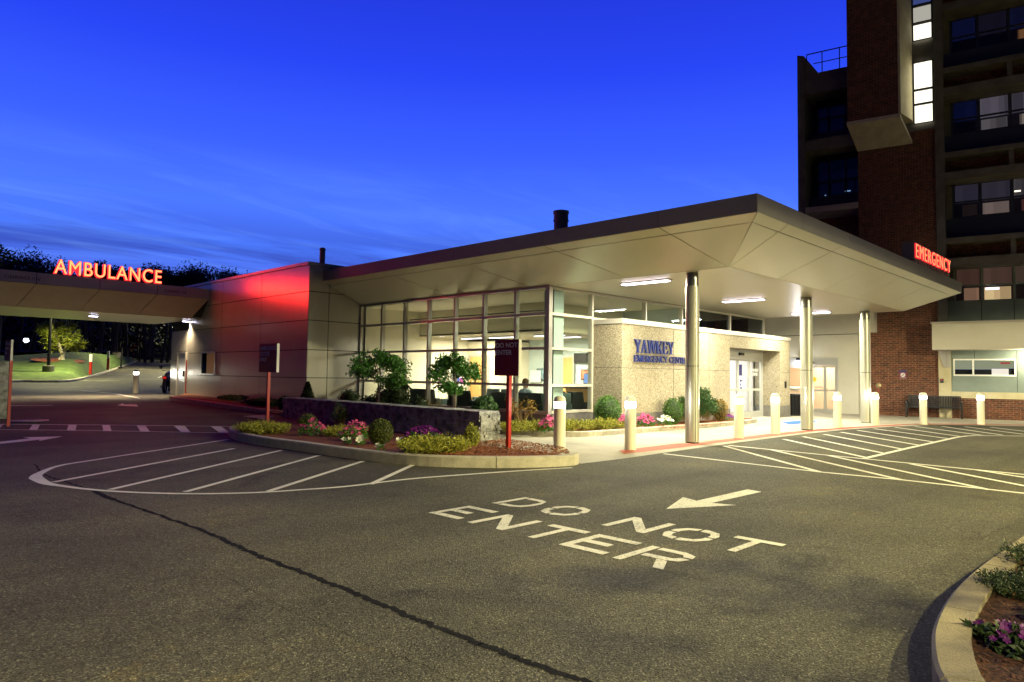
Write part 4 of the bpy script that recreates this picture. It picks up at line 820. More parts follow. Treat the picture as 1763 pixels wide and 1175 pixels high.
SER['R'] = (.90, stem(.1, .17)+[rect(.27, .93, .45, 1), rect(.27, .45, .45, .52)]+arc(.44, .725, .28, .275, -D_/2, D_/2, .07, .16)+[polyq(.60, 0, .86, 0, .54, .48, .40, .48)])
SER['C'] = (.88, arc(.46, .5, .42, .5, D_*.22, D_*1.78, .08, .18, 20)+[rect(.74, .68, .80, .98)])
SER['G'] = (.94, arc(.46, .5, .42, .5, D_*.22, D_*1.70, .08, .18, 20)+[rect(.66, .06, .82, .46), rect(.58, .42, .90, .48), rect(.74, .70, .80, .98)])
def serif_word(word, x0, x1_, z0, h, y, d, parent):
    tot = sum(SER[c][0]*.93 if c != ' ' else .42 for c in word); sx = (x1_-x0)/tot; cx_ = x0
    for c in word:
        if c == ' ': cx_ += .42*sx; continue
        mb = MB(); k = 0
        for p in SER[c][1]:
            yy = y-d-.0006*k; k += 1; q = [(cx_+a*sx, b*h+z0) for a, b in p]
            mb.add([(a, yy, b) for a, b in q]+[(a, y, b) for a, b in q], [(0, 1, 2, 3), (1, 0, 4, 5), (2, 1, 5, 6), (3, 2, 6, 7), (0, 3, 7, 4)])
        mb.build('letter', MT['blue'], parent); cx_ += SER[c][0]*.93*sx
ws = thing('wall_lettering', 'blue serif letters reading the centre name on the pebbled entry wall', 'sign', (17, YS, 2))
def onS(px, py): return ony(px, py, YS-.03)
serif_word('YAWKEY', 16.10, 18.12, 2.12, .37, YS-.03, .04, ws)
serif_word('EMERGENCY CENTER', 16.08, 18.97, 1.87, .185, YS-.03, .03, ws)
# --- canopy ceiling lights
pos = [(14.6, 10.27, 14.53, 8.98), (19.79, 10.23, 19.74, 8.98), (24.9, 10.2, 24.8, 8.95)]
lbs = ['glowing strip light in the canopy ceiling nearest the camera', 'glowing strip light in the middle of the canopy ceiling', 'glowing strip light in the canopy ceiling farthest back']
for (xa, ya_, xb, yb_), lb in zip(pos, lbs):
    xm = (xa+xb)/2; t = thing('ceiling_light', lb, 'ceiling light', (xm, 9.6, ZC), 0, 'canopy ceiling strip lights')
    MB().box(xm-.12, xm+.12, yb_-.05, ya_+.05, ZC-.025, ZC-.001).build('light_frame', MT['wht'], t); MB().box(xm-.085, xm+.085, yb_, ya_, ZC-.045, ZC-.0255).build('diffuser', MT['tubel'], t)
    lamp('AREA', 'light', t, (xm, 9.6, ZC-.06), 410, (1.0, .95, .68), shape='RECTANGLE', size=.17, size_y=1.25)
# wall light by the second door
t = thing('wall_light', 'bright black-topped wall light above the bin recess', 'wall light', (30.85, 11.9, 2.5)); 
wp = onx(1377, 621, XW-.12); t.location = (XW, wp.y, wp.z)
MB().box(XW-.22, XW-.002, wp.y-.12, wp.y+.12, wp.z, wp.z+.12).build('light_housing', MT['black'], t); MB().box(XW-.20, XW-.02, wp.y-.1, wp.y+.1, wp.z-.08, wp.z-.001).build('light_lens', MT['down'], t)
lamp('POINT', 'light', t, (XW-.25, wp.y, wp.z-.2), 45, (.95, .95, 1), shadow_soft_size=.2)
# ================================================================== AMBULANCE CANOPY
YA = 28.56
ac = thing('ambulance_canopy', 'long flat grey canopy over the ambulance lane at the left', 'canopy', (2, YA, 3.6))
xa0 = -9.; JX = [-9, -4.3, 1.7, 5.77, 7.73, 9.71, 11.70]
MB().box(xa0+.02, 11.68, YA+.5, 34.4, 4.06, 4.74).build('roof', MT['gap'], ac)
panels('fascia_panel', lambda u, v: (u, YA+.03, v), 0, 0, JX, [4.39, 4.79], (0, -1, 0), MT['cfascia'], ac)
nS = Vector((0, -.78, -.64)).normalized()
seg_src = JX; low = [-9, -4.6, 1.35, 5.35, 7.3, 9.25, 11.3]
for a, b, c, d in zip(JX[:-1], JX[1:], low[1:], low[:-1]):
    q = [(a+.012, YA+.01, 4.385), (b-.012, YA+.01, 4.385), (c-.012, YA+.72, 3.62), (d+.012, YA+.72, 3.62)]
    MB().slab(q, -nS, .03).build('slope_panel', MT['cpanel'], ac)
MB().quad((xa0, YA+.06, 4.40), (11.7, YA+.06, 4.40), (11.7, YA+.76, 3.66), (xa0, YA+.76, 3.66)).build('slope_backing', MT['gap'], ac)
MB().box(xa0, 11.7, YA+.735, 34.5, 3.6, 3.66).build('soffit', MT['boards'], ac)
MB().box(xa0, 11.7, 34.4, 34.5, 3.66, 4.76).build('rear_fascia', MT['panel'], ac)
for x in (-7.5,): MB().box(x-.4, x+.4, 29.6, 30.4, .3, 3.6).build('support_pier', MT['conc'], ac)
for txt, x_ in (("CLEARANCE 11'-6\"", 4.85), ("CLEARANCE 11'-6\"", 9.95)):
    m_ = join(text_mb(txt, 1.05 if x_ < 6 else .85, .11, .003)); m_.xf(Matrix.Translation((x_, YA-.012, 4.50))); m_.build('clearance_lettering', MT['gap'], ac)
def neon(word, x0, x1_, z0, z1_, y, name, label, mf, mr, tagcat='sign', off=.02, depth=.14, glow_w=None, fs=1.12, o1=.020, o2=.0):
    t = thing(name, label, tagcat, ((x0+x1_)/2, y, z0))
    A_ = text_mb(word, x1_-x0, z1_-z0, depth, o1, fs); B_ = text_mb(word, x1_-x0-.03, z1_-z0-.03, .01, o2, fs)
    for k, (a, b) in enumerate(zip(A_, B_)):
        a.xf(Matrix.Translation((x0, y, z0))); lt = a.build('letter', mr, t)
        b.xf(Matrix.Translation((x0+.015, y-.014, z0+.015))); b.build('letter_face', mf, lt)
    return t
ns = neon('AMBULANCE', 6.26, 9.84, 4.80, 5.33, YA-.02, 'ambulance_sign', 'glowing red and orange letters reading AMBULANCE above the left canopy', MT['neonf'], MT['neonr'])
MB().box(6.2, 9.9, YA+.14, YA+.17, 4.78, 4.83).build('mounting_rail', MT['black'], ns)
l_ = lamp('AREA', 'sign_light', ns, (8.05, YA-.12, 5.06), 140, (1, .02, .01), shape='RECTANGLE', size=3.5, size_y=.45); aim(l_, (0, -1, 0))
for x, y, lb in ((2.6, 29.6, 'downlight of the ambulance canopy just left of the frame'), (-2.2, 29.6, 'downlight at the far left end of the ambulance canopy'), (7.5, 29.6, 'downlight in the middle of the ambulance canopy ceiling'), (11.0, 30.0, 'downlight in the ambulance canopy ceiling beside the wall')):
    px = (161, 543) if x < 9 else (321, 552); p = onz(*px, 3.59) if x > 5 else Vector((x, y, 3.59))
    t = thing('ceiling_light', lb, 'ceiling light', (p.x, p.y, 3.6), 0, 'ambulance canopy downlights')
    MB().box(p.x-.16, p.x+.16, p.y-.09, p.y+.09, 3.55, 3.599).build('light_frame', MT['wht'], t); MB().box(p.x-.14, p.x+.14, p.y-.07, p.y+.07, 3.53, 3.549).build('light_lens', MT['down'], t)
    lamp('SPOT', 'light', t, (p.x, p.y, 3.5), 800 if x > 10 else 2300, (1, .76, .46), spot_size=math.radians(130), spot_blend=1.0, shadow_soft_size=.1)
# EMERGENCY sign on the entrance canopy
ye_ = 5.62
e0 = ony(1577, 447, ye_); e1 = ony(1636.5, 471, ye_); et = ony(1577, 417, ye_)
em = neon('EMERGENCY', e0.x, e1.x, 4.98, et.z-.03, ye_, 'emergency_sign', 'glowing red letters reading EMERGENCY on the canopy roof edge at the right', MT['neonf2'], MT['neonr'], depth=.025, o1=.006, o2=-.008, fs=1.2)
MB().box(e0.x-.03, e1.x+.03, ye_+.035, ye_+.34, 4.93, et.z+.02).build('sign_cabinet', mat('dark_sign_cabinet', (.13, .13, .14), .7), em)
n_ = 12
for i in range(n_): 
    x = e0.x+(e1.x-e0.x)*(i+.5)/n_; MB().box(x-.05, x+.05, ye_+.02, ye_+.32, 4.84, 4.928).build('bracket', MT['alu'], em)
lamp('AREA', 'sign_light', em, ((e0.x+e1.x)/2, ye_-.15, 5.2), 5, (1, .03, .02), shape='RECTANGLE', size=e1.x-e0.x, size_y=.3, rot=(-math.pi/2, 0, 0))
# ================================================================== BOLLARD LIGHTS
def bollard(label, p, proto=None):
    if proto is None:
        t = thing('bollard_light', label, 'bollard', p, 0, 'lit bollards along the pavement edge'); r_ = .112
        MB().lathe([(r_, 0), (r_, .84)], n=28).lathe([(r_+.004, 0), (r_+.004, .02)], n=28).build('post', MT['bollard'], t, local=True, smooth=True)
        MB().lathe([(r_*.93, .842), (r_*.93, .955)], n=28).build('lens', MT['lens'], t, local=True, smooth=True)
        lv = MB()
        for z in (.868, .895, .922): lv.lathe([(r_*.95, z), (r_*.99, z+.003), (r_*.95, z+.006)], n=28)
        lv.build('louvre', MT['wht'], t, local=True)
        MB().lathe([(r_, .957), (r_, .99), (r_*.93, 1.025), (r_*.72, 1.052), (r_*.4, 1.066), (.002, 1.07)], n=28).build('cap', MT['bollard'], t, local=True, smooth=True)
        l = bpy.data.lights.new('light', 'POINT'); l.energy = 170; l.color = (1, .95, .80); l.shadow_soft_size = .06
        o = bpy.data.objects.new('light', l); C.objects.link(o); o.location = (0, 0, .93); o.parent = t
        return t
    c = copy_tree(proto); c.location = p; c['label'] = label; return c
BL = [((963, 779), 'lit bollard at the tip of the planted island'), ((1085, 775), 'lit bollard between island tip and first steel column'), ((1272, 755), 'lit bollard in front of the left part of the entry doors'), ((1335, 748), 'lit bollard in front of the blue door mat'), ((1442, 736.5), 'lit bollard right of the middle steel column'), ((1507, 732.5), 'lit bollard touching the farthest steel column'), ((1590, 731.3), 'lit bollard in front of the black bench'), ((1689, 731.5), 'lit bollard right of the black bench by the low brick wall')]
pb = None
for (q, lb) in BL:
    b = bollard(lb, onz(*q), pb); pb = pb or b
q = G(233, 677.4); bollard('lit bollard alone on the road beyond the ambulance canopy', q, pb)
# ================================================================== SIGNS ON POSTS
def post_sign(name, label, base, faceL, faceR, ytop, ybot, side_px, words, lighted):
    """square red post, panel facing -x; faceL/faceR pixel columns of the front face"""
    X = base.x; t = thing(name, label, 'sign', tuple(base))
    MB().box(X-.035, X+.035, base.y-.035, base.y+.035, base.z-.05, onx(faceL, ybot, X).z+.02).build('post', MT['red'], t)
    a = onx(faceL, ytop, X-.1); b = onx(faceR, ybot, X-.1); y0, y1_ = b.y, a.y; z1_ = a.z; z0 = onx(faceL, ybot, X-.1).z
    th = .07
    MB().box(X-.1, X-.1+th, y0, y1_, z0, z1_).build('sign_panel', MT['redface'], t)
    MB().box(X-.098, X-.1+th-.002, y0-.012, y0-.0005, z0, z1_).build('panel_edge', MT['wht'], t)
    H_ = (z1_-z0); 
    for k, w in enumerate(words):
        m_ = join(text_mb(w, (y1_-y0)*(.90 if len(w) > 5 else .62 if len(w) > 4 else .42)*words[w], H_*.135, .003, .012))
        m_.xf(Matrix.Translation((X-.104, y1_-(y1_-y0)*.06, z1_-H_*(.22+.20*k))) @ Matrix.Rotation(-math.pi/2, 4, 'Z')); m_.build('lettering', MT['grey'], t)
    return t
bp_ = G(875, 772, .13); bp_.z = .10
post_sign('road_sign', 'dark red sign reading DO NOT ENTER on a bright red post in the island', bp_, 852, 892, 586, 647, 898, {'DO NOT': 1.0, 'ENTER': 1.08}, True)
bp2 = G(460, 729, .13)
post_sign('road_sign', 'dark red sign reading AMBULANCE ACCESS ONLY before the red lit wall', bp2, 447, 475.5, 593, 641, 479, {'AMBULANCE': 1.0, 'ACCESS': .6, 'ONLY': .9}, False)
# pier with sign at the left frame edge
pr = G(13, 721); pt = thing('stone_pier', 'grey block pier cut by the left edge of the photo', 'pier', (pr.x, pr.y, pr.z))
zt_ = onx(10, 622, pr.x).z
mb = MB()
for k in range(6):
    z0 = pr.z-.02+(zt_-pr.z)*k/6; mb.box(pr.x-.5-.02*(k % 2), pr.x, pr.y-.0-.01*(k % 2), pr.y+.9, z0+.006, pr.z-.02+(zt_-pr.z)*(k+1)/6)
mb.build('block_course', MT['drystone'], pt)
sg = thing('road_sign', 'faded red sign box reading AMBULANCE ACCESS ONLY at the left frame edge', 'sign', (pr.x-.35, pr.y+.3, zt_))
sx_ = pr.x-.35; a = onx(19, 585, sx_); b = onx(19, 621, sx_)
MB().box(sx_, sx_+.05, a.y, a.y+.62, b.z, a.z).build('sign_panel', MT['redpanel'], sg); MB().box(sx_+.003, sx_+.047, a.y-.012, a.y-.0005, b.z, a.z).build('panel_edge', MT['wht'], sg)
MB().box(sx_+.05, sx_+.11, a.y+.28, a.y+.34, g(sx_, a.y), b.z).build('post', MT['red'], sg)
for k, (w, f_) in enumerate((('AMBULANCE', .92), ('ACCESS', .6), ('ONLY', .4))):
    m_ = join(text_mb(w, .62*f_, .07, .003, .01)); m_.xf(Matrix.Translation((sx_-.004, a.y+.59, a.z-.12-.11*k)) @ Matrix.Rotation(-math.pi/2, 4, 'Z')); m_.build('lettering', MT['wht'], sg)
# ================================================================== SITE FURNITURE
mb = MB(); mp_ = [onz(1310, 718.5), onz(1353, 717.5), onz(1410, 727), onz(1360, 732.5)]
m0 = thing('door_mat', 'bright blue door mat in front of the sliding doors', 'door mat', (25, 10, 0)); MB().prism([(v.x, v.y) for v in mp_], .005, .02).build('mat', MT['matblue'], m0)
# litter bin
c_ = onz(1368, 717); bt = thing('litter_bin', 'black slatted steel litter bin beside the entry wall', 'litter bin', (27.35, 11.3, 0)); 
mb = MB(); bx, by = 27.35, 11.25
for i in range(20):
    a = 2*math.pi*i/20; x, y = bx+.30*math.cos(a), by+.30*math.sin(a)
    mb.hexa([(x-.022, y-.022, .06), (x+.022, y-.022, .06), (x+.022, y+.022, .06), (x-.022, y+.022, .06)], [(x+.03*math.cos(a)-.022, y+.03*math.sin(a)-.022, .86), (x+.03*math.cos(a)+.022, y+.03*math.sin(a)-.022, .86), (x+.03*math.cos(a)+.022, y+.03*math.sin(a)+.022, .86), (x+.03*math.cos(a)-.022, y+.03*math.sin(a)+.022, .86)])
mb.build('slat', MT['black'], bt); MB().lathe([(.31, .03), (.31, .09)], bx, by).lathe([(.35, .84), (.35, .88)], bx, by).build('rim', MT['black'], bt); MB().lathe([(.24, .05), (.26, .8)], bx, by).build('liner', MT['gap'], bt)
MB().lathe([(.36, 1.10), (.36, 1.13), (.1, 1.17)], bx, by).tube([(bx-.3, by, .86), (bx-.3, by, 1.1)], .015).tube([(bx+.3, by, .86), (bx+.3, by, 1.1)], .015).build('lid', MT['wht'], bt)
# bench
def local_tower(): return None
TA = math.radians(101.2); TO = Vector((31.6, 7.25, 0)); RZT = TA-math.pi
def tw(s, d, z=0): return TO+Vector((-math.cos(TA)*s+math.sin(TA)*d, -math.sin(TA)*s-math.cos(TA)*d, z))
def Tpx(px, py, dep=0.):
    n = Vector((math.sin(TA), -math.cos(TA), 0)); A_ = TO+n*dep; d = ray(px, py); P_ = CAM+d*(n.dot(A_-CAM)/n.dot(d)); return Vector((-(P_-A_).dot(Vector((math.cos(TA), math.sin(TA), 0))), dep, P_.z))
bs0 = Tpx(1560, 700, -.75).x; bs1 = Tpx(1656, 700, -.75).x
be = thing('bench', 'black slatted steel bench against the brick wall', 'bench', tw((bs0+bs1)/2, -.45), RZT); w2 = (bs1-bs0)/2
mb = MB(); n_ = int(2*w2/.055)
for i in range(n_): 
    x = -w2+.05+(2*w2-.1)*i/(n_-1); mb.hexa([(x-.017, .19, .45), (x+.017, .19, .45), (x+.017, .21, .45), (x-.017, .21, .45)], [(x-.017, .27, .84), (x+.017, .27, .84), (x+.017, .29, .84), (x-.017, .29, .84)])
mb.box(-w2+.03, w2-.03, .26, .31, .83, .87).box(-w2+.03, w2-.03, .17, .22, .42, .46).build('backrest', MT['black'], be, local=True)
mb = MB()
for i in range(n_): x = -w2+.05+(2*w2-.1)*i/(n_-1); mb.box(x-.017, x+.017, -.25, .18, .425, .44)
mb.box(-w2+.03, w2-.03, -.28, -.24, .40, .445).build('seat', MT['black'], be, local=True)
for x in (-w2, w2):
    MB().box(x-.03, x+.03, -.26, -.2, 0, .62).box(x-.03, x+.03, .18, .24, 0, .62).build('leg', MT['black'], be, local=True)
    MB().box(x-.032, x+.032, -.3, .26, .622, .66).build('armrest', MT['black'], be, local=True)
# ================================================================== HOSPITAL TOWER (local: x along the face, y depth, z up)
tow = thing('hospital_tower', 'dark multi-storey brick and concrete hospital tower with some lit windows', 'building', TO, RZT)
def TB(*a): return MB().box(*a)
def tb(mb, name, m, parent=None): return mb.build(name, MT[m] if isinstance(m, str) else m, parent or tow, local=True)
ZT = 24.
tb(TB(-2.76, .03, 0, 2.5, 0, 11.6), 'brick_wall', 'brick'); tb(TB(-12, -2.765, 1.5, 3, 4.7, 8.7), 'brick_wall', 'brick')
# overhanging stair shaft
fr_ = [(-3.02, -1.1), (-1.14, -1.1), (-.74, 0), (-2.76, 0)]
tb(MB().add([(-3.0, -1.1, 12.08), (-1.16, -1.1, 12.08), (-1.16, .9, 12.08), (-2.95, .9, 12.08), (-3.0, -1.1, ZT), (-1.16, -1.1, ZT), (-1.16, .9, ZT), (-2.95, .9, ZT)], [(0, 1, 5, 4), (3, 0, 4, 7), (4, 5, 6, 7), (1, 2, 6, 5)]), 'brick_shaft', 'brick')
tb(MB().add([(-3.03, -1.13, 12.075), (-1.1, -1.13, 12.075), (-.74, .02, 11.22), (-2.76, .02, 11.22), (-3.03, -1.13, 11.94), (-1.1, -1.13, 11.94), (-.74, .02, 11.1), (-2.76, .02, 11.1)], [(0, 1, 2, 3), (7, 6, 5, 4), (4, 5, 1, 0), (5, 6, 2, 1), (7, 4, 0, 3), (6, 7, 3, 2)]), 'sloped_soffit', mat('pale_tower_concrete', (.50, .46, .38), .85, var=.15, vs=3))
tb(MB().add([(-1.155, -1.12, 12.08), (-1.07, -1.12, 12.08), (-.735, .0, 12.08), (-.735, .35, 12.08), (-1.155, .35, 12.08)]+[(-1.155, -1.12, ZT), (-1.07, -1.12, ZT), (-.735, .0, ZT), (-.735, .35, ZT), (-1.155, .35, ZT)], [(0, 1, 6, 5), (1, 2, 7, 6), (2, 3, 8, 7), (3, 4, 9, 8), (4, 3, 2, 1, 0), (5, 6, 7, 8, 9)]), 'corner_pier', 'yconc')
# tall lit stair windows
tb(TB(-1.3, .04, .36, .6, 11.0, ZT), 'concrete_infill', 'conc')
wl = glow('stairwell_window_light', (1, .95, .78), 1.6); wl2 = glow('dim_stairwell_window_light', (.75, .72, .62), .55); wl3 = glow('blue_dusk_window', (.08, .12, .4), .5)
for z0, z1_, mt in ((11.98, 12.72, wl), (12.80, 13.32, wl), (13.40, 14.50, wl), (15.45, 16.1, wl), (16.2, 16.85, wl2), (16.95, 18.2, wl3)):
    f_ = TB(-.69, .02, .2, .28, z0, z1_); w_ = tb(TB(-.71, .03, .17, .195, z0-.04, z0).box(-.71, .03, .17, .195, z1_, z1_+.04).box(-.71, -.66, .17, .195, z0, z1_).box(-.03, .03, .17, .195, z0, z1_), 'stair_window', 'black')
    tb(TB(-.66, -.03, .24, .26, z0, z1_), 'pane', mt, w_)
lamp_s = lamp('AREA', 'stair_light', None, tw(-.3, .05, 13.2), 14, (1, .93, .6), shape='RECTANGLE', size=.6, size_y=2.4); lamp_s.parent = tow; lamp_s.location = (-.3, .12, 13.2); lamp_s.rotation_euler = (math.radians(-90), 0, 0)
# pier and storeys of the right wing
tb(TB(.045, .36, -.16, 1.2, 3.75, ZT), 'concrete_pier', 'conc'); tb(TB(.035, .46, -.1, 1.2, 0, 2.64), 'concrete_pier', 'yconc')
S1 = 7.0; P_ = 3.43; DW = .95
ms = [.62, 1.53, 2.58, 3.5, 4.55, 5.5, S1-.05]
tb(TB(.362, .575, DW-.08, DW+.9, 3.75, ZT), 'window_reveal', 'conc')
tb(TB(.36, S1, 1.9, 2.1, 2.7, ZT), 'inner_wall', mat('dim_interior', (.10, .09, .09), .9))
for k in range(6):
    z = 5.97+P_*k
    tb(TB(.362, S1, -.12, DW+.1, z, z+.32), 'ledge_beam', 'conc'); tb(TB(.362, S1, -.12, DW+.1, z+.92, z+1.12), 'floor_slab', 'conc')
    for s_ in (2.45, 4.6, 6.7): tb(TB(s_, s_+.16, -.05, .2, z+.322, z+.918), 'stub_post', 'conc')
    tb(TB(.362, S1, .7, .8, z+.322, z+.918), 'recess_wall', 'brick')
    tb(TB(.362, S1, DW-.1, DW, z+1.122, z+2.05), 'spandrel', 'navy')
tb(TB(.362, S1, DW-.12, DW, 3.0, 4.66), 'spandrel', 'green')
for s_ in (1.5, 2.55, 3.5): tb(TB(s_-.01, s_+.01, DW-.135, DW-.119, 3.75, 4.64), 'spandrel_joint', 'gap')
def G3(c, e): return roomglow('lit_room', c, e)
rm = {(0, 0): ((.45, .22, .13), .16, (.75, .40, .22), .35), (0, 1): ((.45, .24, .15), .20, (1, .66, .30), 1.0), (0, 2): ((.4, .25, .15), .2, (.05, .05, .04), .3), (0, 3): ((.4, .25, .15), .2, (.6, .5, .4), .4),
      (1, 0): ((.24, .20, .30), .12, (.16, .09, .07), .10), (1, 1): ((.26, .22, .30), .14, (.60, .42, .34), .28), (1, 2): ((.3, .25, .25), .25, (.3, .1, .08), .2), (1, 3): ((.3, .25, .25), .2, (.3, .2, .1), .2),
      (2, 0): ((.03, .04, .20), .12, (.01, .01, .01), .1), (2, 1): ((.50, .42, .50), .22, (.45, .38, .38), .26), (2, 2): ((.42, .36, .44), .2, (.55, .42, .34), .4), (2, 3): ((.3, .3, .4), .2, (.3, .2, .1), .2),
      (3, 0): ((.03, .04, .20), .14, (.01, .01, .01), .1), (3, 1): ((.06, .05, .10), .14, (.01, .01, .02), .1), (3, 2): ((.04, .05, .2), .12, (.5, .22, .08), .35), (3, 3): ((.04, .05, .2), .1, (.1, .1, .1), .1)}
fm = {0: 'green'}
for k in range(5):
    zb = 4.66+P_*k-.02*k; zt2 = 6.25+P_*k; ztr = zb+.62
    for i in range(len(ms)-1):
        a, b = ms[i], ms[i+1]; fr2 = TB(a-.04, a+.04, DW-.06, DW+.02, zb, zt2).box(a+.04, b-.04, DW-.055, DW+.02, zb-.03, zb+.03).box(a+.04, b-.04, DW-.055, DW+.02, ztr-.03, ztr+.03)
        w_ = tb(fr2, 'window', 'green' if k == 0 else 'navy'); tb(TB(a+.04, b-.04, DW-.01, DW, zb+.03, ztr-.03).box(a+.04, b-.04, DW-.01, DW, ztr+.03, zt2), 'pane', 'tglass', w_)
        c = rm.get((k, i % 4), ((.02, .02, .03), .1, (.02, .02, .02), .1))
        tb(TB(a+.06, b-.06, DW+.42, DW+.45, ztr+.05, zt2-.1), 'room_ceiling', G3(c[0], c[1]), w_)
        q0 = a+.08 if i % 2 else a+.3
        tb(TB(q0, b-.1, DW+.36, DW+.4, zb+.02, ztr-.05), 'room_wall', G3(c[2], c[3]), w_)
tb(TB(1.65, 2.1, DW+.3, DW+.34, 5.12, 5.2), 'room_lamp', glow('room_lamp', (.8, .8, 1), 4))
tb(TB(2.66, 2.86, DW+.3, DW+.34, 8.95, 9.0), 'room_lamp', glow('warm_room_lamp', (1, .8, .5), 4))
# projecting beige entrance beam, ground floor office window, brick apron
bb = TB(-.14, S1+1, -.9, DW-.13, 2.66, 3.66); o_ = tb(bb, 'beige_beam', 'beige'); tb(TB(-.18, S1+1, -.95, DW-.13, 3.663, 3.73), 'beam_coping', 'cap', o_)
tb(MB().slab([(.02, -.12, 2.65), (.30, -.12, 2.65), (.30, -.12, 2.0), (.22, -.12, 2.0)], (0, -1, 0), .03).slab([(.32, -.115, 2.65), (.44, -.115, 2.65), (.44, -.115, 2.0), (.32, -.115, 2.0)], (0, -1, 0), .05), 'bracket', 'alu', o_)
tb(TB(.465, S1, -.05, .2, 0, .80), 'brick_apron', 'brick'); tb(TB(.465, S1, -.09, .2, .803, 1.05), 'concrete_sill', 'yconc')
sp_ = MB().box(.465, .56, .02, .1, 1.053, 2.65).box(.56, 2.5, .02, .1, 1.053, 1.70).box(.56, 2.5, .02, .1, 2.31, 2.65).box(2.5, S1, .02, .1, 1.053, 2.65)
tb(sp_, 'green_panel', 'green')
sj_ = MB().box(1.22, 1.235, .014, .02, 2.31, 2.65).box(2.55, 2.565, .014, .02, 1.06, 2.65).box(.47, 2.5, .014, .0195, 2.33, 2.34).box(2.58, S1, .014, .0195, 2.33, 2.34); tb(sj_, 'panel_joint', 'gap')
f_ = MB().box(.53, 2.53, -.01, .05, 1.66, 1.72).box(.53, 2.53, -.01, .05, 2.27, 2.33).box(.53, .58, -.008, .05, 1.72, 2.27).box(2.48, 2.53, -.008, .05, 1.72, 2.27).box(1.15, 1.21, -.008, .05, 1.72, 2.27)
ow = tb(f_, 'office_window', 'wht'); tb(TB(.58, 2.48, .06, .065, 1.72, 2.27), 'pane', 'tglass', ow)
tb(TB(.58, 1.77, .12, .13, 1.92, 2.27).box(1.77, 2.48, .12, .13, 1.96, 2.27), 'blind', glow('lit_blind', (.46, .48, .28), .9), ow); tb(TB(1.77, 2.30, .12, .13, 1.72, 1.95), 'lit_room', glow('bright_office', (1, .86, .66), 1.5), ow)
tb(TB(.58, 1.77, .12, .13, 1.72, 1.91).box(2.30, 2.48, .12, .13, 1.72, 1.95), 'dark_room', 'gap', ow); tb(TB(2.05, 2.35, .11, .118, 2.13, 2.2), 'red_notice', glow('exit_glow', (1, .15, .1), .6), ow)
fl = thing('wall_light', 'small wall light under the beige beam at the right frame edge', 'wall light', tw(2.95, -.2, 2.5), RZT)
MB().lathe([(.001, 0), (.10, .02), (.13, .08), (.10, .13), (.001, .15)]).build('light_lens', glow('wall_light_lens', (1, .95, .75), 1.6), fl, local=True, smooth=True); MB().box(-.04, .04, .0, .2, .05, .1).build('light_arm', MT['alu'], fl, local=True)
lamp('POINT', 'light', fl, tuple(Vector(fl.location)+Vector((0, -.45, -.15))), 110, (1, .90, .62), shadow_soft_size=.1)
# signs and boxes on the brick
a = Tpx(1548, 638, -.02); b = Tpx(1561, 652.5, -.02)
nsn = thing('no_smoking_sign', 'small maroon and blue no-smoking sign on the brick wall', 'sign', tw(a.x, -.02, b.z), RZT); w_, h_ = b.x-a.x, a.z-b.z
MB().box(0, w_, 0, .015, 0, h_*.8).build('sign_plate', mat('plum_sign', (.20, .03, .09), .5), nsn, local=True); MB().box(0, w_, 0, .015, h_*.8+.001, h_).build('sign_header', MT['blue'], nsn, local=True)
def disc(r0, r1, cx_, cz, y):
    mb = MB(); n = 24
    for i in range(n):
        t0, t1 = 2*math.pi*i/n, 2*math.pi*(i+1)/n
        mb.quad((cx_+r0*math.cos(t0), y, cz+r0*math.sin(t0)), (cx_+r1*math.cos(t0), y, cz+r1*math.sin(t0)), (cx_+r1*math.cos(t1), y, cz+r1*math.sin(t1)), (cx_+r0*math.cos(t1), y, cz+r0*math.sin(t1)))
    return mb
dm = disc(.052, .085, w_/2, h_*.45, -.002); dm.add([(w_/2-.06, -.0035, h_*.45+.04), (w_/2-.04, -.0035, h_*.45+.06), (w_/2+.06, -.0035, h_*.45-.04), (w_/2+.04, -.0035, h_*.45-.06)], [(0, 1, 2, 3)]); dm.build('ban_symbol', MT['wht'], nsn, local=True)
dm = MB().box(w_/2-.035, w_/2+.035, -.003, -.0015, h_*.45-.01, h_*.45+.008); dm.build('cigarette_symbol', MT['wht'], nsn, local=True)
m_ = join(text_mb('NO SMOKING', w_*.8, .03, .001)); m_.xf(Matrix.Translation((w_*.1, -.002, .02))); m_.build('lettering', MT['wht'], nsn, local=True)
a = Tpx(1512, 664, -.05); hb = thing('alarm_bell', 'small round alarm bell on the brick wall behind the bollard', 'alarm bell', tw(a.x, 0, a.z), RZT)
MB().lathe([(.001, .0), (.11, .0), (.11, .03), (.05, .07), (.001, .075)]).xf(Matrix.Rotation(math.pi/2, 4, 'X')).build('bell', mat('brass_bell', (.45, .35, .2), .35, .7), hb, local=True, smooth=True); MB().box(-.01, .01, -.02, -.001, -.5, -.1).build('conduit', MT['red'], hb, local=True)
a = Tpx(1621, 656, -.12); cr_ = thing('card_reader', 'small dark card reader on the concrete pier', 'card reader', tw(a.x, -.13, a.z), RZT)
MB().box(-.05, .07, -.04, .02, -.08, .08).build('reader_case', MT['black'], cr_, local=True); MB().box(-.03, .05, -.045, -.041, .02, .06).build('reader_light', mat('red_lamp', (.5, .02, .02), .4), cr_, local=True)
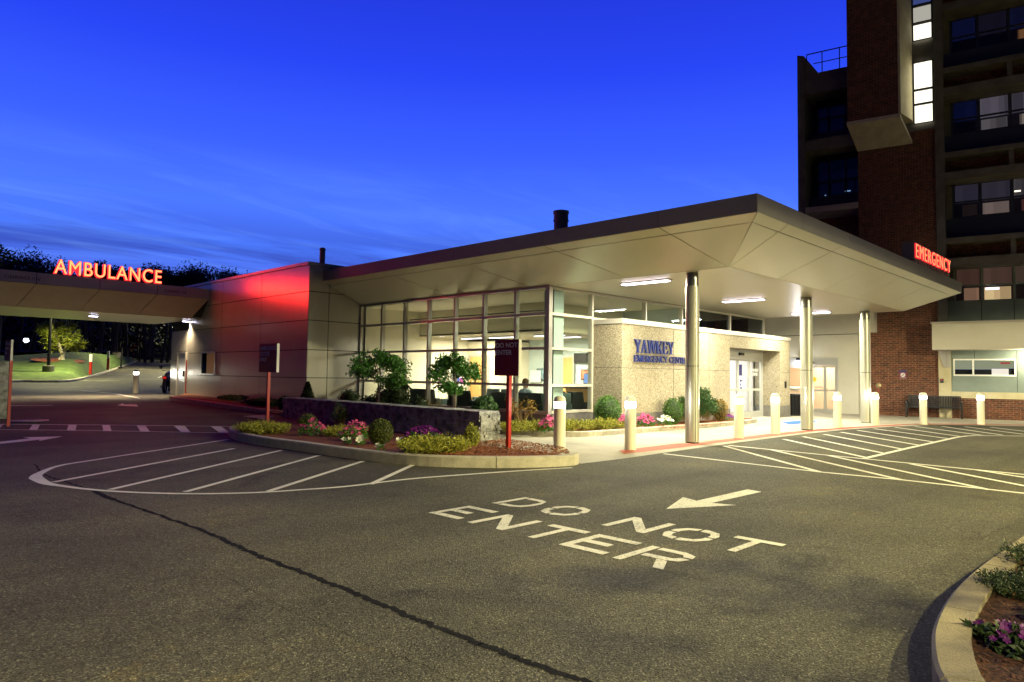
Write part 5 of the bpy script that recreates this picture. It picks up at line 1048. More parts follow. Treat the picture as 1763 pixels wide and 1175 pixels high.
# left wing with recessed balconies, fin and roof railing
tb(MB().add([(-5.15, .0, 8.7), (-4.86, .0, 8.7), (-4.86, 2.5, 8.7), (-5.15, 2.5, 8.7), (-5.15, .0, 15.85), (-4.86, .0, 15.75), (-4.86, 2.5, 15.75), (-5.15, 2.5, 15.85)], [(3, 2, 1, 0), (4, 5, 6, 7), (0, 1, 5, 4), (1, 2, 6, 5), (2, 3, 7, 6), (3, 0, 4, 7)]), 'end_fin', 'conc')
tb(TB(-4.855, -2.77, .05, 2.4, 14.0, 14.9), 'roof_beam', 'conc'); tb(TB(-4.855, -2.77, .05, 2.4, 11.45, 11.95), 'ledge_beam', 'conc'); tb(TB(-4.855, -2.77, .0, 2.4, 8.72, 8.96), 'floor_slab', mat('pale_slab', (.42, .38, .33), .85, var=.1))
tb(TB(-4.855, -2.77, 1.0, 1.1, 11.95, 12.5), 'spandrel', 'navy'); tb(TB(-4.855, -2.77, 1.0, 1.1, 8.96, 9.62), 'spandrel', 'navy'); tb(TB(-4.855, -2.77, 1.9, 2.0, 8.96, 14), 'inner_wall', MT['navy'])
tb(MB().add([(-4.86, .05, 14.9), (-4.3, .05, 14.9), (-4.86, .05, 15.75), (-4.86, .25, 14.9), (-4.3, .25, 14.9), (-4.86, .25, 15.75)], [(0, 1, 2), (5, 4, 3), (1, 4, 5, 2), (0, 2, 5, 3)]), 'parapet', 'conc')
for zb, zt2, st_ in ((12.5, 14.0, 0), (9.62, 11.45, 1)):
    for a, b in ((-4.5, -4.05), (-4.05, -3.35), (-3.35, -2.78)):
        w_ = tb(TB(a-.03, a+.03, 1.0, 1.08, zb, zt2).box(a+.03, b-.03, 1.003, 1.08, zb+.62, zb+.67), 'window', 'black'); tb(TB(a+.03, b-.03, 1.04, 1.05, zb, zb+.62).box(a+.03, b-.03, 1.04, 1.05, zb+.67, zt2), 'pane', 'dglass', w_)
        tb(TB(a+.05, b-.05, 1.3, 1.32, zb+.1, zb+1.1), 'dim_room', glow('blue_dim_room', (.02, .03, .14), .12), w_)
    mb = MB().box(-4.6, -2.8, .9, .93, zb+.55, zb+.59)
    for s_ in (-4.5, -4.0, -3.4, -3.0): mb.box(s_-.015, s_+.015, .9, .93, zb, zb+.55)
    tb(mb, 'balcony_rail', 'black')
tb(TB(-3.45, -3.2, 1.2, 1.22, 9.75, 9.8).box(-4.25, -4.2, 1.2, 1.22, 9.68, 9.72), 'room_lamp', glow('blue_lamp', (.5, .7, 1), 3))
mb = MB().tube([(-4.78, .15, 15.85), (-2.9, .15, 15.85)], .025).tube([(-4.5, .15, 15.38), (-2.9, .15, 15.38)], .02).tube([(-4.78, .15, 15.85), (-4.78, .15, 15.5)], .02)
for s_ in (-4.15, -3.45, -3.0): mb.tube([(s_, .15, 14.9), (s_, .15, 15.85)], .022)
rr = tb(mb, 'roof_railing', 'black')
# ================================================================== PEOPLE IN THE LOBBY
def seated(label, loc, rz, shirt, hairm):
    t = thing('person', label, 'person', loc, rz)
    bm = bmesh.new()
    J = {'pel': (0, 0, .50, .13, .10), 'bel': (0, .02, .64, .125, .095), 'che': (0, .03, .84, .15, .10), 'nk': (0, .0, 1.0, .06, .06), 'hd0': (0, -.02, 1.10, .075, .085), 'hd1': (0, -.02, 1.2, .075, .09), 'hd2': (0, -.01, 1.26, .045, .05),
         'shl': (-.17, .02, .93, .06, .06), 'ell': (-.25, -.04, .70, .045, .045), 'wrl': (-.14, -.26, .64, .03, .03), 'hal': (-.08, -.33, .63, .035, .02), 'shr': (.17, .02, .93, .06, .06), 'elr': (.25, -.04, .70, .045, .045), 'wrr': (.14, -.26, .64, .03, .03), 'har': (.08, -.33, .63, .035, .02),
         'hil': (-.1, -.03, .49, .09, .09), 'knl': (-.13, -.44, .50, .065, .065), 'anl': (-.13, -.42, .10, .04, .04), 'tol': (-.13, -.56, .04, .035, .03), 'hir': (.1, -.03, .49, .09, .09), 'knr': (.13, -.44, .50, .065, .065), 'anr': (.13, -.42, .10, .04, .04), 'tor': (.13, -.56, .04, .035, .03)}
    E_ = [('pel', 'bel'), ('bel', 'che'), ('che', 'nk'), ('nk', 'hd0'), ('hd0', 'hd1'), ('hd1', 'hd2'), ('che', 'shl'), ('shl', 'ell'), ('ell', 'wrl'), ('wrl', 'hal'), ('che', 'shr'), ('shr', 'elr'), ('elr', 'wrr'), ('wrr', 'har'), ('pel', 'hil'), ('hil', 'knl'), ('knl', 'anl'), ('anl', 'tol'), ('pel', 'hir'), ('hir', 'knr'), ('knr', 'anr'), ('anr', 'tor')]
    me = bpy.data.meshes.new('body'); ks = list(J); me.from_pydata([J[k][:3] for k in ks], [(ks.index(a), ks.index(b)) for a, b in E_], [])
    o = bpy.data.objects.new('body', me); C.objects.link(o); sk = o.modifiers.new('s', 'SKIN'); me.skin_vertices.new() if not me.skin_vertices else None
    for i, k in enumerate(ks): me.skin_vertices[0].data[i].radius = (J[k][3], J[k][4])
    me.skin_vertices[0].data[0].use_root = True; o.modifiers.new('u', 'SUBSURF').levels = 2; o.modifiers['u'].render_levels = 2
    dg = bpy.context.evaluated_depsgraph_get(); m2 = bpy.data.meshes.new_from_object(o.evaluated_get(dg)); m2.materials.clear()
    for m_ in (MT['skin'], MT[shirt], MT['dark']): m2.materials.append(m_)
    for p in m2.polygons:
        c = p.center; p.use_smooth = True
        p.material_index = 0 if (c.z > 1.0 or (c.y < -.2 and .58 < c.z < .75)) else (2 if c.z < .58 else 1)
    bpy.data.objects.remove(o); b = bpy.data.objects.new('body', m2); C.objects.link(b); b.parent = t
    MB().lathe([(.001, 1.31), (.06, 1.295), (.098, 1.24), (.105, 1.17), (.09, 1.10), (.07, 1.08)], 0, .015, 16).build('hair', MT[hairm], t, local=True, smooth=True)
    return t
q = onx(905, 660, 15.9); seated('person in a pale blue shirt with brown hair seated in the lobby', (15.9, q.y, .06), math.pi/2*1.1, 'shirt', 'hair')
q = ony(1010, 670, 15.5); seated('person in a pink top seated by the reception desk', (q.x, 15.5, .06), math.pi*.1, 'pink', 'hair')
# ================================================================== PLANTS
def leaf_cloud(pos, size, nrm=None, flat_=.5, asp=.5, rng=RNG, six=False):
    """numpy leaf quads: pos (n,3); returns verts, faces"""
    n = len(pos); pos = np.asarray(pos, float); size = np.broadcast_to(np.asarray(size, float).reshape(-1, 1), (n, 1))
    d = rng.normal(size=(n, 3)); d /= np.linalg.norm(d, axis=1, keepdims=True)
    if nrm is not None: d = d*flat_+np.asarray(nrm)*(1-flat_); d /= np.linalg.norm(d, axis=1, keepdims=True)+1e-9
    e = np.cross(d, rng.normal(size=(n, 3))); e /= np.linalg.norm(e, axis=1, keepdims=True)+1e-9
    a = d*size; b = e*size*asp
    v = np.stack([pos-a*.1, pos+a*.45+b*.5, pos+a, pos+a*.45-b*.5], 1).reshape(-1, 3)
    return v, [(4*i, 4*i+1, 4*i+2, 4*i+3) for i in range(n)]
def addleaf(mb, *a, **k):
    v, f = leaf_cloud(*a, **k); mb.add([tuple(x) for x in v.tolist()], f); return mb
def ball(name, label, base, rx, h, m, n=2600, ls=.035, group=None, lump=.05, cat='shrub', inner=True, flat_=.7):
    t = thing(name, label, cat, tuple(base), 0, group)
    u = RNG.normal(size=(n, 3)); u /= np.linalg.norm(u, axis=1, keepdims=True)
    ph = RNG.uniform(0, 6.28, 6); k = np.sin(u[:, 0]*5+ph[0])*np.sin(u[:, 1]*6+ph[1])*np.sin(u[:, 2]*5+ph[2])
    r = (1+lump*k*2)*(1-np.abs(RNG.normal(size=n))*.09)
    c = np.array([0, 0, h*.5]); p = c+u*r[:, None]*np.array([rx, rx, h*.52]); p[:, 2] = np.maximum(p[:, 2], .01)
    mb = MB(); addleaf(mb, p, RNG.uniform(.6, 1.3, n)*ls, nrm=u, flat_=flat_)
    fo = mb.build('foliage', MT[m], t, local=True)
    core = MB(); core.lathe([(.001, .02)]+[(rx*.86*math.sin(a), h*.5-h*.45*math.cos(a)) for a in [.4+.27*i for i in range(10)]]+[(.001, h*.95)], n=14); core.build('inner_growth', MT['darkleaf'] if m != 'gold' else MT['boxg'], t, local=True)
    MB().tube([(0, 0, -.08), (0, 0, h*.3)], .02).build('stem', MT['stem'], t, local=True); return t
def pxball(px, pb, wpx, hpx, z, *a, **k):
    """place by base pixel, width and height in pixels"""
    b = G(px, pb, z); D = (b-CAM).dot(fw); s = D/F; a = list(a)
    return ball(a[0], a[1], b, wpx*s/2, hpx*s, *a[2:], **k)
def juniper(name, label, base, rx, ry, h, m, n=90, rot=0., cat='shrub', group=None, ls=.05):
    """low spreading shrub of feathery sprays"""
    t = thing(name, label, cat, tuple(base), rot, group); P_ = []; Sz = []; N_ = []; st = MB()
    for i in range(n):
        a = random.uniform(0, 6.28); r = math.sqrt(random.random()); x, y = rx*r*math.cos(a), ry*r*math.sin(a); hh = h*(1-.55*r*r)*random.uniform(.55, 1.1)
        o = Vector((x*.55, y*.55, hh*.25)); d = Vector((math.cos(a)*.9, math.sin(a)*.9, random.uniform(.15, .9))).normalized(); l_ = random.uniform(.5, 1)*min(rx, .5)*.55+.05
        e_ = Vector((x, y, hh)); st.tube([o, e_], .004, 3)
        for j in range(24):
            q = j/24; c = e_+d*l_*(q-.5); sp2 = (1-q)*.045+.01
            P_.append((c.x+random.gauss(0, sp2), c.y+random.gauss(0, sp2), max(.01, c.z+random.gauss(0, sp2*.6)))); Sz.append(ls*random.uniform(.5, 1.1)); N_.append(tuple(d))
    mb = MB(); addleaf(mb, P_, Sz, nrm=N_, flat_=.55, asp=.35); mb.build('foliage', MT[m], t, local=True); st.build('stem', MT['stem'], t, local=True); return t
def flowers(name, label, base, rx, ry, h, m, n=40, fr=.032, leafn=500, group=None, gm='leaf'):
    t = thing(name, label, 'flowers', tuple(base), 0, group); mb = MB(); P_ = []
    for i in range(leafn):
        a = random.uniform(0, 6.28); r = math.sqrt(random.random()); P_.append((rx*r*math.cos(a), ry*r*math.sin(a), h*(1-.6*r*r)*random.uniform(.1, .9)+.01))
    lf = MB(); addleaf(lf, P_, RNG.uniform(.03, .06, len(P_))); lf.build('leaves', MT[gm], t, local=True)
    for i in range(n):
        a = random.uniform(0, 6.28); r = math.sqrt(random.random()); c = Vector((rx*r*math.cos(a), ry*r*math.sin(a), h*(1-.6*r*r)*random.uniform(.75, 1.08)+.02))
        nn = Vector((random.gauss(-.4, .5), random.gauss(-.4, .5), 1)).normalized(); e1 = nn.orthogonal().normalized(); e2 = nn.cross(e1); R_ = fr*random.uniform(.7, 1.2); k0 = random.uniform(0, 1)
        for j in range(5):
            a0 = k0+j*1.2566; pts = [c-nn*R_*.25]+[c+(e1*math.cos(a0+q)+e2*math.sin(a0+q))*R_*rr+nn*R_*zq for q, rr, zq in ((-.55, .75, 0), (-.25, 1.05, .1), (.25, 1.05, .1), (.55, .75, 0))]
            mb.quad(*pts)
    mb.build('blossom', MT[m], t, local=True); return t
def tree(name, label, base, h, crown_r, crown_h, trunk_r, m, n, ls, seed=1, bare=.4, barkm='bark', multi=1, group=None, limbs=9, asp=.45, cat='tree', lean=0., droop=0., fill=1.):
    rnd = random.Random(seed); rg = np.random.default_rng(seed); t = thing(name, label, cat, tuple(base), 0, group); tr = MB(); tips = []
    z0 = h-crown_h
    for s in range(multi):
        ang = 6.28*s/max(multi, 1)+rnd.uniform(0, 1); sp_ = (.0 if multi == 1 else .22)*crown_r
        def tp(q): return Vector((math.cos(ang)*sp_*q*1.6+lean*q*h+math.sin(q*5+s)*trunk_r*1.2, math.sin(ang)*sp_*q*1.6+math.cos(q*4+s)*trunk_r, h*.93*q))
        tr.tube([tp(q/8) for q in range(9)], [trunk_r*(1-.85*q/8)*(1.35 if q == 0 else 1) for q in range(9)], 7)
        for i in range(limbs):
            q = (z0/h*.9)+(1-z0/h)*(.02+.9*i/limbs)*.95; o = tp(min(q, .97)); a = rnd.uniform(0, 6.28); rel = (i+.5)/limbs
            reach = crown_r*(math.sin(math.pi*min(.95, .25+rel*.72))**.7)*rnd.uniform(.7, 1.08); up_ = rnd.uniform(.25, .75)*(1-droop)-droop*.2
            e = o+Vector((math.cos(a)*reach, math.sin(a)*reach, reach*up_)); mid = (o+e)/2+Vector((0, 0, reach*.12))
            tr.tube([o, mid, e], [trunk_r*.38, trunk_r*.22, trunk_r*.06], 5); tips += [(e, .34), (mid, .30), ((mid+e)/2, .34)]
            for k in range(3):
                a2 = a+rnd.uniform(-1.1, 1.1); e2 = mid+Vector((math.cos(a2), math.sin(a2), rnd.uniform(-.1, .8)))*reach*.5; tr.tube([mid, e2], [trunk_r*.16, trunk_r*.04], 4); tips.append((e2, .28))
        tips.append((tp(.97), .3))
    tr.build('trunk', MT[barkm], t, local=True, smooth=True)
    per = max(4, int(n/len(tips))); P_ = []
    for c, k in tips:
        rr = crown_r*k*rnd.uniform(.7, 1.1)*fill; u = rg.normal(size=(per, 3)); u /= np.linalg.norm(u, axis=1, keepdims=True); r = rr*rg.random((per, 1))**.45
        P_.append(np.array(c)+u*r*np.array([1, 1, .72]))
    P_ = np.concatenate(P_); P_ = P_[P_[:, 2] > z0*.72]
    mb = MB(); addleaf(mb, P_, rg.uniform(.6, 1.2, len(P_))*ls, asp=asp, rng=rg); mb.build('crown', MT[m], t, local=True); return t
def D_at(p): return (Vector(p)-CAM).dot(fw)/F
# stacked stone wall along the back of the island
w0 = Vector((wl0.x, wl0.y, 0)); zb_ = .13
wa = G(826, 762, .13); wb = G(858, 757, .13); w0 = G(486, 727)
ZWT = onx(826, 709, wa.x); ztop = CAM.z+(ray(840, 709).z)*((Vector((wa.x, wa.y, 0)).length)/math.hypot(ray(840, 709).x, ray(840, 709).y))
sw = thing('stone_wall', 'long dark dry-stacked stone wall with a pale lit end in the island', 'stone wall', (wa.x, wa.y, .1))
dirw = Vector((w0.x-wa.x, w0.y-wa.y, 0)); Lw = dirw.length; dirw.normalize(); nrw = Vector((dirw.y, -dirw.x, 0)); nrw = nrw if nrw.x > 0 else -nrw
endv = Vector((wb.x-wa.x, wb.y-wa.y, 0)); thick = .52
def stones(face_o, du, length, zlo, zhi, nrm, name, hs=.05):
    mb = MB(); z = zlo
    while z < zhi-.01:
        h_ = min(random.uniform(.6, 1.3)*hs, zhi-z); x = 0.
        while x < length-.01:
            l_ = min(random.uniform(.10, .38)*(1 if length > 1 else .5), length-x); o = random.uniform(.0, .035); q0 = face_o+du*(x+.003); q1 = face_o+du*(x+l_-.003); zt_ = z+h_-.004+random.uniform(-.006, .004)
            a = q0-nrm*o+Vector((0, 0, z)); b = q1-nrm*(o+random.uniform(-.01, .01))+Vector((0, 0, z+random.uniform(-.004, .004))); c = q1+nrm*.12+Vector((0, 0, z)); d = q0+nrm*.12+Vector((0, 0, z))
            mb.hexa([a, b, c, d], [Vector((a.x, a.y, zt_))+Vector((random.uniform(-.006, .006), random.uniform(-.006, .006), 0)), Vector((b.x, b.y, zt_+random.uniform(-.005, .005))), Vector((c.x, c.y, zt_)), Vector((d.x, d.y, zt_))]); x += l_
        z += h_
    return mb.build(name, MT['drystone'], sw)
fo = Vector((wa.x, wa.y, 0))
def gz(p): return 0.
MB().hexa([fo+dirw*.1+nrw*.09+Vector((0, 0, .05)), fo+dirw*Lw+nrw*.09+Vector((0, 0, .05)), fo+dirw*Lw+nrw*(thick-.06)+Vector((0, 0, .05)), fo+dirw*.1+nrw*(thick-.06)+Vector((0, 0, .05))], [fo+dirw*.1+nrw*.09+Vector((0, 0, ztop-.05)), fo+dirw*Lw+nrw*.09+Vector((0, 0, ztop-.05)), fo+dirw*Lw+nrw*(thick-.06)+Vector((0, 0, ztop-.05)), fo+dirw*.1+nrw*(thick-.06)+Vector((0, 0, ztop-.05))]).build('wall_core', MT['gap'], sw)
stones(fo, dirw, Lw, .05, ztop-.05, nrw, 'stone_face')
stones(fo+Vector((0, 0, 0)), nrw, thick, .05, ztop-.05, dirw, 'stone_end', .055)
mb = MB(); x = 0
while x < Lw:
    l_ = random.uniform(.25, .6); a = fo+dirw*x-nrw*random.uniform(.0, .03); b = fo+dirw*min(x+l_-.006, Lw)-nrw*random.uniform(0, .03); q = ztop-.05+random.uniform(0, .008)
    mb.hexa([a+Vector((0, 0, q)), b+Vector((0, 0, q)), b+nrw*thick+Vector((0, 0, q)), a+nrw*thick+Vector((0, 0, q))], [a+Vector((0, 0, q+.045)), b+Vector((0, 0, q+.045)), b+nrw*thick+Vector((0, 0, q+.045)), a+nrw*thick+Vector((0, 0, q+.045))]); x += l_
mb.build('cap_stone', MT['drystone'], sw)
# island plants
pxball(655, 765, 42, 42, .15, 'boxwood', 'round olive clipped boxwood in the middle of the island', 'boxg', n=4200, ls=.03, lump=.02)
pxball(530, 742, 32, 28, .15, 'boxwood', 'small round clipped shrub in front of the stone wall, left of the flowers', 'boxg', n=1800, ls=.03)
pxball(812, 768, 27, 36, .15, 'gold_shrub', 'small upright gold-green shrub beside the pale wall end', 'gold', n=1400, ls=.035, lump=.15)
def low(px, pb, wpx, hpx, dep, kind, name, label, *a, z=.14, **k):
    b = G(px, pb, z); s = D_at(b); return kind(name, label, b, wpx*s/2, dep, hpx*s, *a, **k)
low(750, 779, 128, 23, .42, juniper, 'gold_juniper', 'broad spreading gold juniper at the front of the island', 'gold', n=330, ls=.055)
low(452, 746, 80, 16, .55, juniper, 'gold_juniper', 'low gold juniper at the left tip of the island', 'gold', n=220, ls=.05)
low(600, 751, 80, 13, .35, juniper, 'gold_juniper', 'thin gold juniper between the two pink flower clumps', 'gold', n=170, ls=.05)
low(537, 751, 48, 27, .30, flowers, 'pink_petunias', 'left clump of pink petunias in the island', 'pinkf', n=48, fr=.033)
low(612, 758, 62, 30, .32, flowers, 'pink_petunias', 'right clump of pink petunias beside the round boxwood', 'pinkf', n=66, fr=.032)
low(728, 760, 68, 24, .32, flowers, 'purple_petunias', 'purple petunias in the shade of the stone wall', 'purp', n=90, fr=.04)
low(620, 733, 50, 24, .25, flowers, 'purple_petunias', 'dim purple flowers at the foot of the wall left of the tree', 'purp', n=30, fr=.035)
for px, pb, lb in ((598, 766, 'white flower left of the boxwood, second in its row'), (620, 768, 'white flower just left of the boxwood'), (655, 776, 'white flower directly before the boxwood'), (689, 768, 'leafy white flower right of the boxwood'), (456, 746, 'white flower at the left tip of the island')):
    low(px, pb, 14, 13, .07, flowers, 'white_flower', lb, 'whitef', n=4, fr=.05, leafn=60)
low(585, 736, 26, 42, .15, juniper, 'grey_shrub', 'dim grey-green shrub against the stone wall', 'darkleaf', n=60)
# the two small trees
b = G(650, 727, .15); s = D_at(b)
tree('small_tree', 'small multi-limbed glossy tree planted before the stone wall', b, 133*s, 47*s, 76*s, .035, 'leaf', 4200, .095, seed=5, limbs=13, asp=.5, fill=.95, lean=-.03)
b2 = onz(781, 722, .13); b2 = Vector((11.2, 11.2*ray(781, 722).y/ray(781, 722).x, .13)); s = D_at(b2); hh = (CAM.z+ray(781, 597).z*math.hypot(b2.x, b2.y)/math.hypot(ray(781, 597).x, ray(781, 597).y))-.13
tree('small_tree', 'small glossy tree behind the wall before the lit lobby doors', b2, hh, 43*s, 82*s, .035, 'leaf', 4200, .085, seed=11, limbs=13, asp=.5, fill=.95)
# shrubs behind the wall
def behind(px, ptop, wpx, X, h, *a, **k):   # by top pixel at a chosen plane
    r_ = ray(px, ptop); p = CAM+r_*(X/r_.x); s = D_at(p); hh = p.z-.12 if h is None else h
    return ball(a[0], a[1], Vector((p.x, p.y, p.z-hh)), wpx*s/2, hh, *a[2:], **k)
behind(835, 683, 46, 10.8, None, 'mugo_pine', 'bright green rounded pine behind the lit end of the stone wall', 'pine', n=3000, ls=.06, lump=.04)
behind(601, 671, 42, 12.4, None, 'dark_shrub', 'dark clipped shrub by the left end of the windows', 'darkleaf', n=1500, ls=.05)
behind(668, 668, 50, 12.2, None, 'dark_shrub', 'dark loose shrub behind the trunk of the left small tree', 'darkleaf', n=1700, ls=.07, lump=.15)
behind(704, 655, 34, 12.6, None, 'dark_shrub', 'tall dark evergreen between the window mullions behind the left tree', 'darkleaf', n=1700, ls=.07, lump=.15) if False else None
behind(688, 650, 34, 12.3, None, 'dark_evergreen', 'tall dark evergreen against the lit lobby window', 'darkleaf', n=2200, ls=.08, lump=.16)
behind(640, 682, 40, 12.0, None, 'dark_shrub', 'low dark shrub between the clipped one and the left tree', 'darkleaf', n=900, ls=.07, lump=.12)
behind(725, 684, 30, 11.9, None, 'grey_shrub', 'small dim shrub below the lobby door', 'darkleaf', n=900, ls=.06, lump=.12)
# cone
r_ = ray(530, 659); p = CAM+r_*(11.0/r_.x); ce = thing('dwarf_spruce', 'dark cone-shaped dwarf spruce at the corner of the red lit wall', 'conifer', (p.x, p.y, .1)); P_ = []
hc = p.z-.1; s = D_at(p)
for i in range(3600): q = random.random()**.8; a = random.uniform(0, 6.28); rr = (21*s)*(1-q)*random.uniform(.8, 1.08)+.02; P_.append((rr*math.cos(a), rr*math.sin(a), hc*q))
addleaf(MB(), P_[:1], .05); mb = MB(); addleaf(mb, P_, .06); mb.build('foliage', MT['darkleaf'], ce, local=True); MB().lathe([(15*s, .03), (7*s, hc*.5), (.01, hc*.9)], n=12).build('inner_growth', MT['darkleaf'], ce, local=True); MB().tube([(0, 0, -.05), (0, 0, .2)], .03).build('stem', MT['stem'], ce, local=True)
for px, pt_, w_, lb in ((401, 682, 48, 'dark low hedge at the left end of the red lit wall'), (452, 687, 58, 'dark low hedge behind the ambulance access sign'), (491, 684, 22, 'round dark shrub at the left end of the stone wall')):
    r_ = ray(px, pt_); p = CAM+r_*(11.1/r_.x); s = D_at(p); gz_ = g(p)+.1
    ball('dark_hedge', lb, Vector((p.x, p.y, gz_)), w_*s/2, p.z-gz_, 'darkleaf', n=1800, ls=.06, lump=.1)
# bed before the entry wall
def YB(px, ptop, wpx, Y, *a, **k):
    p = ony(px, ptop, Y); s = D_at(p); return ball(a[0], a[1], Vector((p.x, p.y, .12)), wpx*s/2, p.z-.12, *a[2:], **k)
def YF(px, ptop, wpx, Y, name, label, m, **k):
    p = ony(px, ptop, Y); s = D_at(p); return flowers(name, label, Vector((p.x, p.y, .12)), wpx*s/2, .2, max(.12, p.z-.14), m, **k)
juniper('gold_juniper', 'gold groundcover juniper behind the red sign post', G(905, 742, .13), .75, .5, .20, 'gold', n=240, ls=.055)
juniper('gold_juniper', 'gold groundcover juniper around the lit corner bollard', G(985, 741, .13), .8, .45, .20, 'gold', n=260, ls=.055)
juniper('gold_juniper', 'gold groundcover juniper below the bright round boxwood', G(1040, 739, .13), .55, .4, .20, 'gold', n=200, ls=.055)
YB(1046, 682, 47, 11.15, 'boxwood', 'bright green round clipped boxwood at the corner of the entry wall', 'box', n=4200, ls=.032, lump=.015)
YB(1158, 686, 34, 10.6, 'boxwood', 'bright round shrub left of the nearest steel column', 'box', n=2400, ls=.036, lump=.05)
YB(1239, 688, 26, 10.55, 'bronze_shrub', 'bronze and green round shrub right of the dwarf pine', 'orange', n=1800, ls=.038, lump=.07)
b = Vector(ony(1208, 700, 10.6)); b.z = .13; s = D_at(b); juniper('dwarf_pine', 'dark loose dwarf pine behind the nearest steel column', b, 26*s, .35, 54*s, 'pine', n=260, ls=.09)
b = Vector(ony(1178, 700, 10.7)); b.z = .13; juniper('dwarf_pine', 'sprig of dwarf pine left of the nearest steel column', b, 16*s, .2, 40*s, 'pine', n=90, ls=.08)
YF(945, 717, 44, 10.9, 'magenta_petunias', 'magenta petunias behind the lit corner bollard', 'pinkf', n=70, fr=.045)
YF(1078, 715, 46, 10.4, 'magenta_petunias', 'magenta petunias behind the second bollard', 'pinkf', n=60, fr=.045)
YF(1112, 713, 42, 10.45, 'magenta_petunias', 'purple-pink petunias below the blue lettering', 'pinkf', n=60, fr=.045)
YF(1146, 714, 34, 10.35, 'white_flower', 'row of white flowers below the blue lettering', 'whitef', n=22, fr=.05, leafn=220)
YF(1254, 712, 26, 10.4, 'magenta_petunias', 'few magenta flowers before the bronze shrub', 'purp', n=26, fr=.04, leafn=160)
# open bare-stemmed shrub
b = Vector((12.7, 12.7*ray(898, 722).y/ray(898, 722).x, .12)); rs = thing('rhododendron', 'open shrub with bare stems and golden leaf tufts behind the red post', 'shrub', tuple(b)); mb = MB(); P_ = []; s = D_at(b)
for i in range(26):
    a = random.uniform(0, 6.28); e = Vector((math.cos(a)*26*s*random.uniform(.2, 1), math.sin(a)*.3, random.uniform(.55, 1)*50*s)); mb.tube([(0, 0, 0), (e.x*.45, e.y*.45, e.z*.6), e], [.012, .008, .004], 4)
    for j in range(12): P_.append((e.x+random.gauss(0, .05), e.y+random.gauss(0, .05), e.z+random.gauss(0, .03)))
mb.build('stems', MT['stem'], rs, local=True); mb = MB(); addleaf(mb, P_, .085, asp=.3); mb.build('leaves', MT['orange'], rs, local=True)
rg_ = thing('dry_grass', 'tuft of thin dry grass at the top of the stone wall', 'grass tuft', tuple(behind_ := (10.9, 10.9*ray(745, 705).y/ray(745, 705).x, .12))); mb = MB()
for i in range(60): a = random.uniform(0, 6.28); l_ = random.uniform(.5, 1.05); mb.tube([(0, 0, 0), (math.cos(a)*.08, math.sin(a)*.12, l_*.6), (math.cos(a)*.22, math.sin(a)*.3, l_)], [.004, .003, .001], 3)
mb.build('blades', MT['drygrass'], rg_, local=True)
# near right bed
juniper('dark_juniper', 'dark green juniper spilling onto the near right kerb', onz(1765, 1020, .13), .22, .20, .07, 'darkleaf', n=200, ls=.028)
juniper('dark_juniper', 'dark green juniper at the upper right of the near bed', onz(1850, 985, .13), .36, .36, .11, 'darkleaf', n=260, ls=.03)
flowers('purple_petunias', 'large clump of purple petunias in the near right bed', onz(1785, 1120, .13), .20, .22, .08, 'npurp', n=60, fr=.024, leafn=1300, gm='darkleaf')
flowers('purple_petunias', 'small purple petunia beside the near right kerb', onz(1682, 1090, .13), .045, .045, .035, 'npurp', n=6, fr=.022, leafn=90, gm='darkleaf')
flowers('purple_petunias', 'purple petunias cut off by the right edge of the near bed', onz(1850, 1080, .13), .2, .2, .10, 'npurp', n=80, fr=.028, leafn=600, gm='darkleaf')
# ================================================================== FAR LEFT: VERGE, ROAD, WOOD
bpx = [(-400, 668), (-160, 660), (0, 659.5), (40, 658.5), (80, 659), (120, 658), (150, 652), (180, 643), (205, 634), (225, 627), (240, 621)]
tpx = [(-400, 618), (-160, 616), (0, 613), (40, 612), (80, 609), (120, 607), (150, 608), (180, 611), (205, 613), (225, 616), (241, 619)]
mb = MB(); NV = 8; cols = []
bp3 = sub([tuple(G(*q)) for q in bpx], 3); tpp = sub([tuple(q) for q in tpx], 3)
for i, bq in enumerate(bp3):
    bq = Vector(bq); Db = math.hypot(bq.x, bq.y); u = i/(len(bp3)-1); Dt = Db+24*(1-u)+2
    tq = atd(*tpp[i], Dt); col_ = []
    for j in range(NV+1):
        t = j/NV; p = bq.lerp(tq, t); p.z += math.sin(t*math.pi)*.25*(1-u)+.02; col_.append(p)
    cols.append(col_)
mb.v = [tuple(p) for c in cols for p in c]; mb.f = [(i*(NV+1)+j, (i+1)*(NV+1)+j, (i+1)*(NV+1)+j+1, i*(NV+1)+j+1) for i in range(len(cols)-1) for j in range(NV)]
tag(mb.build('grass_bank', MT['grass'], smooth=True), 'mown grass bank rising beside the far road', 'grass', kind='structure')
def on_bank(px, py):
    d = ray(px, py); best = None
    for c in cols:
        for p in c:
            q = (p-CAM); k = abs(q.dot(R2)/q.dot(fw)*F+881.5-px)+abs(587.5-q.dot(U2)/q.dot(fw)*F-py)*2
            if best is None or k < best[0]: best = (k, p)
    D = math.hypot(best[1].x, best[1].y); return atd(px, py, D)
_k, _ = kerb([(p[0], p[1]) for p in sub([tuple(G(*q)[:2]) for q in bpx[1:]], 2)], .15, .12, 'verge_kerb', 'dark kerb between grass bank and far road', seg=4)
vb_ = strip([(p[0], p[1]) for p in [c[0].lerp(c[1], .5) for c in cols[9:]]], .5, .0); vb_.v = [(v[0], v[1], v[2]) for v in vb_.v]
mb = MB(); mb.quad(*[tuple(atd(*q)) for q in [(-500, 606, 96), (180, 606.5, 96), (200, 602.5, 125), (-500, 597, 125)]])
tag(mb.build('far_road', MT['asphalt']), 'grey road passing behind the grass bank', 'road', kind='structure')
